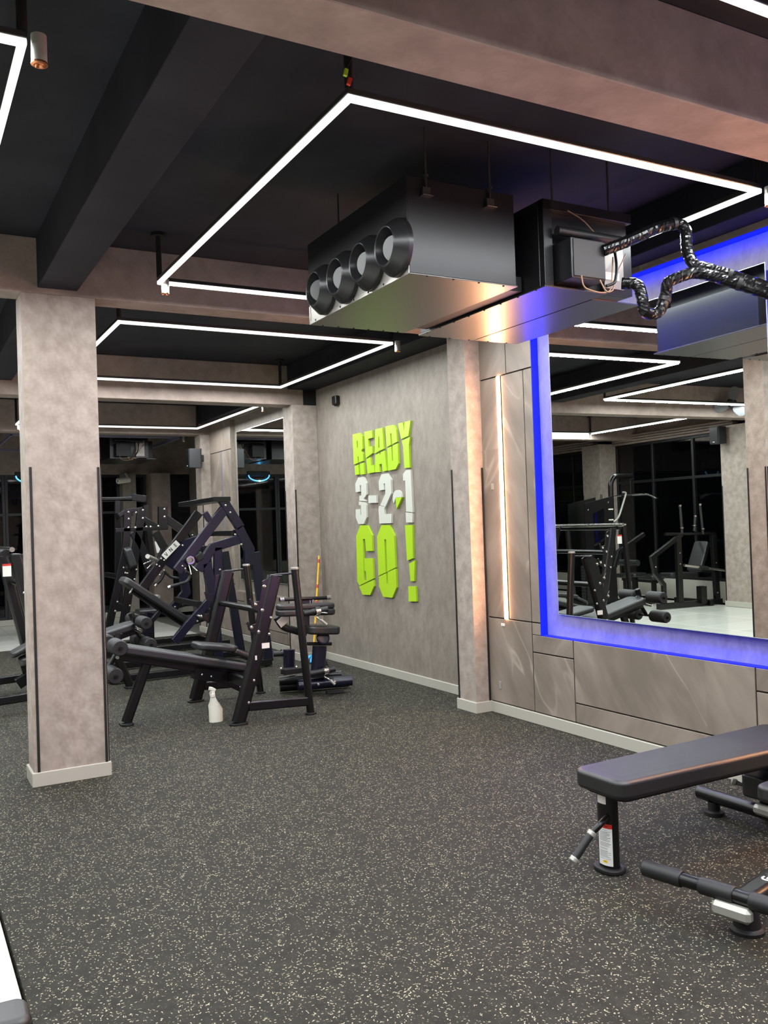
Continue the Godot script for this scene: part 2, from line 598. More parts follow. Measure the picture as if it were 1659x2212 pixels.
# which: 4 free column, 1 column on the mirror wall, 2 column on the window wall
func column(called: String, a: Vector3, b: Vector3, which: int) -> void:
	var c := slab(called, a, b, M.plaster_column, 0.003)
	var e := 0.014
	var base := MB.new()
	base.box(V(a.x - e, 0.0, a.z - e), V(b.x + e, 0.088, b.z + e), 0.003)
	obj("plinth", base, M.baseboard, c)
	# black edge guards up to shoulder height
	var guards := []
	if which == 4:
		guards = [V(a.x + 0.028, 0, b.z), V(b.x - 0.012, 0, b.z), V(b.x, 0, b.z - 0.012), V(b.x, 0, a.z + 0.012), V(a.x + 0.012, 0, a.z)]
	elif which == 1:
		guards = [V(a.x, 0, a.z + 0.012), V(TILE_X - 0.012, 0, b.z)]
	elif which == 3:
		guards = [V(a.x, 0, a.z + 0.012), V(a.x + 0.012, 0, b.z)]
	else:
		guards = [V(b.x, 0, b.z - 0.012), V(b.x, 0, a.z + 0.012), V(b.x - 0.012, 0, b.z)]
	for g in guards:
		var m := MB.new()
		m.box(V(g.x - 0.0075, 0.088, g.z - 0.0075), V(g.x + 0.0075, 1.975, g.z + 0.0075), 0.0015)
		obj("edge_guard", m, M.edge_black, c)

# stone cladding with a lit recess for the mirror; moved by dz along the wall
func clad_bay(wall: Node, dz: float, near: bool) -> void:
	var R := [-5.23, -2.99, 0.67, 3.10]
	var back := MB.new()
	var fx := TILE_X + 0.012
	var zl := -5.90 if near else -6.2
	var zr := -2.30 if near else -2.66
	for q in [[zl, R[0], 0.0, 3.14], [R[1], zr, 0.0, 3.14], [R[0], R[1], 0.0, R[2]], [R[0], R[1], R[3], 3.14]]:
		back.box(V(fx, q[2], q[0] + dz), V(WALL_X + 0.004, q[3], q[1] + dz))
	var holder := obj("cladding_backing", back, M.joint_black, wall)
	var g := 0.005
	var panels := [
		[zl, -5.33, 0.09, 0.765], [zl, -5.66, 0.765, 2.683], [-5.61, -5.33, 0.765, 2.683], [-5.33, -5.23, 0.765, 2.683],
		[zl, -5.54, 2.683, 3.14], [-5.54, -5.23, 2.683, 3.14], [-5.33, -4.87, 0.09, 0.54], [-5.33, -4.87, 0.54, 0.67], [-5.33, -5.23, 0.67, 0.765]]
	var all := panels.duplicate()
	for p in panels:
		all.append([maxf(-8.22 - p[1], -99.0), -8.22 - p[0] if p[0] != zl else zr, p[2], p[3]])
	all.append([-4.87, -3.35, 0.23, 0.67])
	all.append([-4.87, -3.35, 0.09, 0.23])
	all.append([-5.23, -2.99, 3.10, 3.14])
	var i := 0
	for p in all:
		if p[1] - p[0] < 0.03 or p[1] > zr + 0.001:
			continue
		var m := MB.new()
		# no joint where a panel meets the recess or its own other half
		var z0: float = p[0] + (0.0 if is_equal_approx(p[0], R[1]) else g)
		var z1: float = p[1] - (0.0 if is_equal_approx(p[1], R[0]) else g)
		m.box(V(TILE_X, p[2] + (0.0 if is_equal_approx(p[2], R[3]) else g), z0 + dz), V(fx + 0.006, p[3] - (0.0 if is_equal_approx(p[3], R[2]) or is_equal_approx(p[3], 3.14) else g), z1 + dz), 0.0015)
		obj("panel", m, M["stone_%d" % (i % 3)], wall)
		i += 1
	# shallow recess: a plaster panel, the jambs round it, the mirror standing a little askew in front of it
	var BX := 4.266
	var pn := MB.new()
	pn.box(V(BX, R[2] - 0.01, R[0] + dz - 0.01), V(WALL_X, R[3] + 0.01, R[1] + dz + 0.01))
	obj("recess_panel", pn, M.plaster_wall, wall)
	var lip := BX - TILE_X - 0.002
	if not near:
		var rev := MB.new()
		rev.box(V(fx, R[2], R[0] + dz), V(BX, R[3], R[0] + dz + 0.006))
		rev.box(V(fx, R[2], R[1] + dz - 0.006), V(BX, R[3], R[1] + dz))
		rev.box(V(fx, R[2], R[0] + dz), V(BX, R[2] + 0.006, R[1] + dz))
		rev.box(V(fx, R[3] - 0.006, R[0] + dz), V(BX, R[3], R[1] + dz))
		obj("reveal", rev, M.plaster_wall, wall)
	var skew := deg_to_rad(1.75) if dz == 0.0 else 0.0
	var mir := Node3D.new()
	put(mir, "mirror_glass")
	struct(mir)
	mir.position = V(4.222 if near else 4.24, 0.842, -4.12 + dz)
	mir.rotation.y = -skew
	var gm := MB.new()
	gm.box(V(0.0, 0.0, -0.955), V(0.006, 2.06, 0.94))
	obj("pane", gm, M.mirror, mir)
	var ge := MB.new()
	for q in [[-0.958, -0.955, -0.003, 2.063], [0.94, 0.943, -0.003, 2.063], [-0.955, 0.94, -0.003, 0.0], [-0.955, 0.94, 2.06, 2.063]]:
		ge.box(V(-0.0005, q[2], q[0]), V(0.006, q[3], q[1]))
	obj("polished_edge", ge, M.mirror_edge, mir)
	var bk := MB.new()
	bk.box(V(0.0065, 0.006, -0.95), V(0.012, 2.054, 0.935))
	obj("backing", bk, M.frame_black, mir)
	# light strips
	for side in [-5.635, -2.585]:
		if near:
			warm_strip(side + dz)
		elif side < -4.0:
			var off := MB.new()
			off.box(V(TILE_X + 0.001, 0.77, side - 0.012 + dz), V(fx, 2.68, side + 0.012 + dz), 0.002)
			obj("led_channel", off, M.led_off, wall)
	if near:
		var hz: float = (R[1] - R[0]) / 2.0
		var cz: float = (R[0] + R[1]) / 2.0
		var hh: float = R[3] - R[2]
		# [which, middle, inwards, along, length]
		for q in [["far upright", V(TILE_X + 0.002, R[2] + hh / 2, R[0] + dz), V(0, 0, 1), V(0, 1, 0), hh], ["near upright", V(TILE_X + 0.002, R[2] + hh / 2, R[1] + dz), V(0, 0, -1), V(0, 1, 0), hh],
				["lower", V(TILE_X + 0.002, R[2], cz + dz), V(0, 1, 0), V(0, 0, 1), hz * 2 - 0.012], ["upper", V(TILE_X + 0.002, R[3], cz + dz), V(0, -1, 0), V(0, 0, 1), hz * 2 - 0.012]]:
			var fr := thing("led_recess_strip", ("blue LED strip along the %s edge of the mirror recess" if dz == 0.0 else "blue LED strip on the %s edge of the next bay's recess") % q[0], "led strip", q[1], "blue strips round the mirror recess")
			var m := MB.new()
			m.box(q[3] * (-q[4] / 2), V(lip, 0, 0) + q[3] * (q[4] / 2) + q[2] * 0.006)
			obj("led_strip", m, M.led_blue, fr)
			area_light(fr, V(lip * 0.5, 0, 0) + q[2] * 0.008, q[2], q[3], q[4] - 0.02, lip, Color(0.04, 0.12, 1.0), BLUE_ENERGY)

func warm_strip(z: float) -> void:
	var where := "the lit pilaster" if z < -4.0 else "the near pilaster" if z < -2.3 else "the next bay's mirror" if z < 0.0 else "the last panel of the next bay"
	var w := thing("led_vertical_strip", "warm white vertical LED strip between stone panels, beside " + where, "led strip", V(TILE_X, 0.765, z))
	var m := MB.new()
	m.box(V(-0.016, 0.0, -0.016), V(0.010, 1.915, 0.016), 0.004)
	obj("led_diffuser", m, M.led_warm, w)
	var c := MB.new()
	c.box(V(-0.002, 0.0, 0.0165), V(0.010, 1.915, 0.022), 0.001)
	c.box(V(-0.002, 0.0, -0.022), V(0.010, 1.915, -0.0165), 0.001)
	obj("channel", c, M.sheet_metal, w)
	area_light(w, V(-0.018, 0.957, 0.0), V(-1, 0, 0), V(0, 1, 0), 1.9, 0.02, Color(1.0, 0.72, 0.5), WARM_ENERGY)

# a rectangle of light: faces dir, its long side runs along side
func area_light(parent: Node, at: Vector3, dir: Vector3, side: Vector3, length: float, width: float, c: Color, energy: float) -> void:
	var l := AreaLight3D.new()
	l.name = "light"
	parent.add_child(l, true)
	var z := -dir.normalized()
	var x := side.normalized()
	l.transform = Transform3D(Basis(x, z.cross(x), z), at)
	l.area_size = Vector2(length, width)
	l.area_normalize_energy = false
	l.light_color = c
	l.light_energy = energy
	l.area_range = 30.0
	l.area_attenuation = 2.0
	l.shadow_enabled = true

func build_windows() -> void:
	# window side: low wall, black frames with dark panes, ribbed pelmet
	var lw := slab("wall_left", V(LEFT_X - 0.2, 0.0, FAR_Z), V(LEFT_X + 0.06, 0.36, NEAR_Z), M.baseboard)
	slab("wall_left_head", V(LEFT_X - 0.2, 3.08, FAR_Z), V(LEFT_X, CEIL, NEAR_Z), M.plaster_beam)
	var bays := [[FAR_Z, -14.1], [-13.55, -10.5], [-9.93, -6.9], [-6.35, -3.3], [-2.75, NEAR_Z]]
	var i := 1
	for b in bays:
		var wdw := Node3D.new()
		put(wdw, "window_%d" % i)
		struct(wdw)
		wdw.position = V(LEFT_X, 0.36, (b[0] + b[1]) / 2.0)
		window_grid(wdw, V(0, 0, 1), b[1] - b[0], 2.56, 3, 1.8)
		for r in 4:
			var m := MB.new()
			m.box(V(LEFT_X, 2.92 + r * 0.045, b[0]), V(LEFT_X + 0.10 + 0.012 * r, 2.955 + r * 0.045, b[1]), 0.004)
			var rib := obj("trim_%d" % (i * 4 + r), m, M.plaster_beam)
			struct(rib)
		i += 1
	# far end: window wall with two pale piers near the mirror side
	slab("wall_far", V(LEFT_X, 2.62, FAR_Z - 0.2), V(5.2, CEIL, FAR_Z), M.plaster_beam)
	slab("wall_far_sill", V(LEFT_X, 0.0, FAR_Z - 0.2), V(5.2, 0.1, FAR_Z), M.baseboard)
	slab("wall_far_pier", V(3.66, 0.1, FAR_Z - 0.2), V(3.90, 2.62, FAR_Z + 0.22), M.plaster_wall)
	slab("wall_far_pier", V(4.15, 0.1, FAR_Z - 0.2), V(4.5, 2.62, FAR_Z + 0.35), M.plaster_beam)
	for b in [[LEFT_X, -0.9], [-0.9, 1.7], [1.7, 3.66], [3.90, 4.15], [4.5, 5.0]]:
		var wdw := Node3D.new()
		put(wdw, "window_%d" % i)
		struct(wdw)
		wdw.position = V((b[0] + b[1]) / 2.0, 0.1, FAR_Z - 0.06)
		window_grid(wdw, V(1, 0, 0), b[1] - b[0], 2.52, 2 if b[1] - b[0] > 1.0 else 1, 1.8)
		i += 1

func window_grid(w: Node3D, d: Vector3, length: float, height: float, panes: int, transom: float) -> void:
	var f := MB.new()
	var t := 0.05
	var nn := V(d.z, 0, d.x)
	for k in panes + 1:
		var s := -length / 2.0 + length * k / panes
		s = clampf(s, -length / 2.0 + t / 2, length / 2.0 - t / 2)
		f.box(d * (s - t / 2) - nn * 0.03, d * (s + t / 2) + nn * 0.03 + V(0, height, 0), 0.004)
	for y in [0.0, transom, height - t]:
		f.box(d * (-length / 2.0) - nn * 0.028 + V(0, y, 0), d * (length / 2.0) + nn * 0.028 + V(0, y + t, 0), 0.004)
	obj("window_frame", f, M.frame_black, w)
	for k in panes:
		for y in [[t, transom], [transom + t, height - t]]:
			var g := MB.new()
			var a := -length / 2.0 + length * k / panes + t * 0.4
			var b := -length / 2.0 + length * (k + 1) / panes - t * 0.4
			g.quad(d * a + V(0, y[0], 0), d * b + V(0, y[0], 0), d * b + V(0, y[1], 0), d * a + V(0, y[1], 0), nn)
			obj("pane", g, M.window_glass, w)

const LED_Y := 3.108

# a hung LED frame: x0..x1, z0 far .. z1 near; cans hang at the corners named in cans
func led_frame(x0: float, x1: float, z0: float, z1: float, y: float, label: String, cans: Array, lit := true) -> void:
	var f := thing("led_pendant_frame", label, "ceiling light", V(x0, y, z0), "LED frames hung under the ceiling")
	var w := x1 - x0
	var l := z1 - z0
	var s := 0.0125
	var gm: Material = M.led_white if lit else M.led_off
	var sides := [[V(0, 0, 0), V(w, 0, 0)], [V(0, 0, l), V(w, 0, l)], [V(0, 0, 0), V(0, 0, l)], [V(w, 0, 0), V(w, 0, l)]]
	for q in sides:
		var d: Vector3 = (q[1] - q[0]).normalized()
		var side := d.cross(Vector3.UP)
		var a: Vector3 = q[0] - d * s
		var b: Vector3 = q[1] + d * s
		var dif := MB.new()
		dif.box(a - side * s + V(0, -0.014, 0), b + side * s + V(0, 0.008, 0), 0.003)
		obj("led_diffuser", dif, gm, f)
		var prof := MB.new()
		prof.box(a - side * (s + 0.001) + V(0, 0.008, 0), b + side * (s + 0.001) + V(0, 0.030, 0), 0.002)
		obj("profile", prof, M.sheet_metal if lit else M.led_off, f)
		if lit:
			area_light(f, (a + b) / 2.0 + V(0, -0.018, 0), V(0, -1, 0), d, (b - a).length() - 0.04, s * 2, Color(0.955, 0.975, 0.985), LED_ENERGY)
	for c in 4:
		var p: Vector3 = V(0 if c % 2 == 0 else w, 0, 0 if c < 2 else l)
		var rod := MB.new()
		rod.tube([p + V(0, 0.03, 0), p + V(0, CEIL - y, 0)], 0.017, 10)
		rod.lathe(p + V(0, CEIL - y, 0), V(0, -1, 0), [[0, 0.045], [0.02, 0.045], [0.02, 0.0]], 12)
		obj("hanger_rod", rod, M.edge_black, f)
		if c in cans:
			var can := MB.new()
			var o := p + V(0.03 if c % 2 == 0 else 0.045, -0.015, 0.02 if c < 2 else 0.03)
			can.lathe(o + V(0, 0.03, 0), V(0, -1, 0), [[0.0, 0.0], [0.0, 0.024], [0.09, 0.024], [0.09, 0.021]], 18)
			var co := obj("spot_can", can, M.silver_plastic, f)
			var ring := MB.new()
			ring.lathe(o + V(0, -0.056, 0), V(0, -1, 0), [[0.0, 0.0245], [0.007, 0.026], [0.009, 0.018], [0.002, 0.013], [0.002, 0.0]], 18)
			obj("copper_ring", ring, M.copper, co)

func build_leds() -> void:
	led_frame(1.49, 3.72, -0.6, 0.62, LED_Y, "white LED frame hung behind the viewer on the mirror side", [])
	led_frame(1.49, 3.72, -1.79, -0.72, LED_Y, "white LED frame cut by the top right corner, in front of the near beam", [])
	led_frame(1.49, 3.72, -5.48, -2.84, LED_Y, "largest white LED frame, hung round the black air duct", [0, 3])
	led_frame(1.49, 3.80, -9.13, -6.62, LED_Y, "white LED frame hung before the lime letters, behind the free column", [3])
	led_frame(1.45, 3.90, -12.55, -10.05, 3.03, "third white LED frame back on the mirror side, over the machines", [0, 3])
	led_frame(1.5, 3.95, -16.1, -13.6, 3.0, "unlit LED frame over the far end of the room", [3], false)
	led_frame(-2.55, 0.39, -5.45, -2.95, LED_Y, "white LED frame on the window side, cut by the top left corner", [3])
	led_frame(-2.55, 0.40, -9.1, -6.6, LED_Y, "white LED frame on the window side behind the free column, seen in the mirror", [])
	led_frame(-2.4, 0.40, -12.9, -10.3, 3.09, "farthest lit LED frame on the window side, seen in the mirror", [0])
	led_frame(-2.55, 0.39, -1.79, 0.62, LED_Y, "white LED frame hung behind the viewer on the window side", [])

func screw_row(mb: MB, a: Vector3, b: Vector3, count: int, out: Vector3) -> void:
	for k in count:
		var p := a.lerp(b, (k + 0.5) / count)
		mb.lathe(p, out, [[0.0, 0.006], [0.003, 0.005], [0.004, 0.0]], 8)

func build_air() -> void:
	# supply plenum with four round nozzles
	var b0 := V(2.134, 2.713, -4.64)
	var u := thing("air_plenum", "black air duct box with four round nozzles hung in the LED frame", "air duct", b0)
	var w := 0.622
	var h := 0.462
	var l := 1.12
	var body := MB.new()
	body.box(V(0.0, 0.004, 0.0), V(w, h, l), 0.003)
	obj("casing", body, M.duct_black, u)
	var bot := MB.new()
	bot.box(V(-0.004, -0.002, -0.004), V(w + 0.004, 0.004, l + 0.004), 0.001)
	obj("bottom_sheet", bot, M.sheet_metal, u)
	var fr := MB.new()
	fr.box(V(-0.004, 0.004, 0.002), V(0.001, 0.20, l - 0.002), 0.001)
	obj("front_sheet", fr, M.galvanised, u)
	var tp := MB.new()
	tp.box(V(-0.005, 0.20, 0.0), V(0.001, h, l), 0.001)
	obj("upper_sheet", tp, M.duct_black, u)
	var flange := MB.new()
	flange.box(V(-0.007, -0.002, 0.0), V(-0.003, 0.018, l), 0.001)
	flange.box(V(-0.007, 0.0, -0.004), V(-0.003, 0.10, 0.012), 0.001)
	obj("flange", flange, M.galvanised, u)
	var sc := MB.new()
	screw_row(sc, V(0.02, -0.002, l), V(w, -0.002, l - 0.01), 4, V(0, -1, 0))
	screw_row(sc, V(0.02, -0.002, 0.012), V(w, -0.002, 0.012), 6, V(0, -1, 0))
	screw_row(sc, V(-0.007, 0.009, 0.0), V(-0.007, 0.009, l), 7, V(-1, 0, 0))
	obj("screws", sc, M.edge_black, u)
	var zs := [1.035, 0.765, 0.495, 0.228]
	var tilt := [0.35, 0.35, 0.45, 1.15]
	for k in 4:
		var c := V(-0.005, 0.142, zs[k])
		var n := MB.new()
		# a flared ring, open in the middle
		n.lathe(c, V(-1, 0, 0), [[0.0, 0.137], [0.022, 0.137], [0.030, 0.132], [0.078, 0.097], [0.083, 0.092], [0.080, 0.087], [0.050, 0.078], [0.0, 0.062]], 36)
		var nz := obj("nozzle", n, M.nozzle_black, u)
		var th := MB.new()
		th.lathe(c + V(-0.002, 0, 0), V(-1, 0, 0), [[0.0, 0.062], [0.0, 0.0]], 24)
		obj("throat", th, M.edge_black, nz)
		var d := MB.new()
		# swivelled damper disc on its axle
		var ax := V(-1, -0.15, 0).rotated(Vector3.UP, tilt[k]).normalized()
		d.lathe(c + V(-0.030, -0.004, -0.004), ax, [[-0.003, 0.0], [-0.003, 0.060], [0.003, 0.060], [0.003, 0.0]], 28)
		obj("damper_disc", d, M.nozzle_disc, nz)
	for p in [V(0.10, 0, l + 0.01), V(0.47, 0, l + 0.01), V(0.10, 0, 0.2), V(0.47, 0, 0.2)]:
		var r := MB.new()
		r.tube([p + V(0, h - 0.05, 0), p + V(0, CEIL - b0.y, 0)], 0.005, 8)
		r.box(p + V(-0.022, h - 0.085, -0.012), p + V(0.022, h - 0.045, 0.006), 0.002)
		r.box(p + V(-0.03, h - 0.09, -0.012), p + V(0.03, h - 0.084, 0.02), 0.001)
		r.lathe(p + V(0, h + 0.0, 0), V(0, 1, 0), [[0, 0.013], [0.014, 0.013], [0.014, 0.0]], 6)
		obj("hanger", r, M.sheet_metal, u)
	# fan coil unit beside it
	var f0 := V(2.875, 2.71, -4.64)
	var f := thing("fan_coil_unit", "black fan coil unit with bare wiring, hung beside the mirror", "air conditioner", f0)
	var fw := 0.60
	var fl := 1.20
	var cas := MB.new()
	cas.box(V(0, 0.004, 0), V(fw, 0.44, fl - 0.04), 0.003)
	cas.box(V(0.0, 0.004, fl - 0.04), V(0.055, 0.44, fl), 0.002)
	cas.box(V(0.0, 0.39, fl - 0.04), V(fw, 0.44, fl), 0.002)
	cas.box(V(0.40, 0.004, fl - 0.04), V(fw, 0.30, fl - 0.01), 0.002)
	obj("casing", cas, M.duct_black, f)
	for q in [[-0.004, 0.405], [0.415, 0.76]]:
		var bs := MB.new()
		bs.box(V(q[0], -0.004, -0.02), V(q[1], 0.004, fl - (0.0 if q[0] < 0.1 else 0.12)), 0.001)
		obj("bottom_sheet", bs, M.sheet_metal, f)
	var side := MB.new()
	side.box(V(0.60, 0.004, 0.0), V(0.74, 0.30, fl - 0.3), 0.003)
	obj("return_box", side, M.duct_black, f)
	var fs := MB.new()
	screw_row(fs, V(-0.0, -0.004, 0.0), V(-0.0, -0.004, fl), 8, V(0, -1, 0))
	screw_row(fs, V(0.0, -0.004, -0.012), V(0.74, -0.004, -0.012), 5, V(0, -1, 0))
	obj("screws", fs, M.edge_black, f)
	var cb := MB.new()
	cb.box(V(0.075, 0.022, fl - 0.03), V(0.295, 0.222, fl + 0.115), 0.004)
	var cbo := obj("control_box", cb, M.duct_black, f)
	var cv := MB.new()
	cv.box(V(0.085, 0.03, fl + 0.115), V(0.29, 0.216, fl + 0.120), 0.002)
	obj("cover", cv, M.speaker_grey, cbo)
	var lp := MB.new()
	lp.box(V(0.40, 0.03, fl - 0.009), V(0.535, 0.28, fl - 0.004), 0.001)
	var lpo := obj("access_sheet", lp, M.galvanised, f)
	var lb := MB.new()
	lb.box(V(0.402, 0.075, fl - 0.003), V(0.50, 0.115, fl - 0.001))
	obj("rating_label", lb, M.label_white, lpo)
	var pp := MB.new()
	pp.tube([V(0.06, 0.275, fl + 0.03), V(0.50, 0.262, fl + 0.06)], 0.024, 12)
	obj("drain_pipe", pp, M.wire_black, f)
	var zw := fl + 0.13
	for wv in [[V(0.12, 0.03, zw), V(0.13, -0.03, zw), V(0.22, -0.05, zw + 0.01), V(0.31, -0.035, zw), V(0.36, 0.05, zw - 0.04), V(0.42, 0.18, zw - 0.09)],
			[V(0.24, 0.02, zw), V(0.27, -0.045, zw + 0.01), V(0.33, -0.025, zw), V(0.39, 0.06, zw - 0.05), V(0.52, 0.21, zw - 0.1)],
			[V(0.16, 0.40, fl), V(0.24, 0.36, fl + 0.02), V(0.33, 0.28, fl + 0.03)]]:
		var wr := MB.new()
		wr.tube(fillet(wv, 0.06, 4), 0.0035, 6)
		obj("wire", wr, M.wire_tan, f)
	var wb := MB.new()
	wb.tube(fillet([V(0.30, 0.0, zw - 0.02), V(0.36, 0.02, zw - 0.02), V(0.42, 0.12, zw - 0.06), V(0.44, 0.24, zw - 0.1)], 0.06, 4), 0.008, 8)
	obj("cable", wb, M.wire_black, f)
	for p in [V(0.08, 0, fl - 0.02), V(0.46, 0, fl - 0.02), V(0.08, 0, 0.2), V(0.5, 0, 0.2)]:
		var r := MB.new()
		r.tube([p + V(0, 0.40, 0), p + V(0, CEIL - f0.y, 0)], 0.005, 8)
		r.box(p + V(-0.03, 0.40, -0.012), p + V(0.03, 0.406, 0.02), 0.001)
		obj("hanger", r, M.sheet_metal, f)
	# the sheet metal link between the two
	var lk := MB.new()
	lk.box(V(2.762, 2.722, -4.55), V(2.868, 2.80, -3.62), 0.002)
	var duct := obj("flexible_connector", lk, M.wire_black)
	tag(duct, "narrow black canvas connector joining duct box and fan coil", "duct")
	# foil wrapped refrigerant hoses, running to the mirror wall
	var line := thing("refrigerant_line", "foil wrapped hoses joining and running from the fan coil to the right", "hose", V(3.251, 2.723, -3.30))
	hose(line, [V(3.251, 2.723, -3.300), V(3.308, 2.714, -3.240), V(3.308, 2.638, -3.220), V(3.312, 2.551, -3.210), V(3.389, 2.553, -3.190), V(3.425, 2.653, -3.170), V(3.409, 2.709, -3.150), V(3.521, 2.753, -3.080), V(3.585, 2.725, -3.020), V(3.676, 2.668, -2.930), V(3.763, 2.608, -2.840), V(3.874, 2.554, -2.760), V(4.155, 2.43, -2.56)], 0.029)
	hose(line, [V(3.152, 2.884, -3.320), V(3.265, 2.927, -3.260), V(3.412, 2.999, -3.200), V(3.525, 3.029, -3.170), V(3.563, 2.996, -3.150), V(3.534, 2.875, -3.130), V(3.535, 2.789, -3.090), V(3.576, 2.770, -3.050), V(3.674, 2.712, -2.955), V(3.777, 2.642, -2.850), V(3.889, 2.586, -2.770), V(4.155, 2.46, -2.56)], 0.029)

func hose(line: Node3D, pts: Array, r: float) -> void:
	var local := []
	for p in pts:
		local.append(p - line.position)
	var path := fillet(local, 0.07, 5)
	# wrinkled wrapping: short rings of changing width
	var rng := RandomNumberGenerator.new()
	rng.seed = int(pts[0].y * 1000)
	var m := MB.new()
	var d := 0.0
	var c := Curve3D.new()
	for p in path:
		c.add_point(p)
	var length := c.get_baked_length()
	var rings := []
	while d <= length:
		var p := c.sample_baked(d)
		var q := c.sample_baked(minf(d + 0.01, length))
		var dir := (q - p).normalized() if d < length - 0.011 else (p - c.sample_baked(d - 0.01)).normalized()
		var sx := dir.cross(V(0.2, 0.3, 1)).normalized()
		var sy := sx.cross(dir)
		var ring := []
		for k in 14:
			var a := TAU * k / 14.0
			var e := sx * cos(a) + sy * sin(a)
			ring.append(p + e * r * rng.randf_range(0.94, 1.06))
		rings.append(ring)
		d += 0.0095
	for i in rings.size() - 1:
		for k in 14:
			var k2 := (k + 1) % 14
			var mid: Vector3 = (rings[i][k] + rings[i + 1][k2]) / 2.0
			var a: Vector3 = rings[i][k]
			var b: Vector3 = rings[i][k2]
			var e: Vector3 = rings[i + 1][k2]
			var g: Vector3 = rings[i + 1][k]
			var ctr := Vector3.ZERO
			for q in rings[i]:
				ctr += q
			ctr /= 14.0
			var n1 := (b - a).cross(e - a).normalized()
			var n2 := (e - a).cross(g - a).normalized()
			n1 = n1 if n1.dot(mid - ctr) > 0 else -n1
			n2 = n2 if n2.dot(mid - ctr) > 0 else -n2
			m.tri(a, b, e, n1, n1, n1)
			m.tri(a, e, g, n2, n2, n2)
	var t := obj("hose", m, M.foil_wrap, line)
	for s in [0.25, 0.55, 0.8]:
		var tape := MB.new()
		var p := c.sample_baked(length * s)
		var q := c.sample_baked(length * s + 0.02)
		tape.tube([p, q], r * 1.12, 14)
		obj("tape", tape, M.wire_black, t)

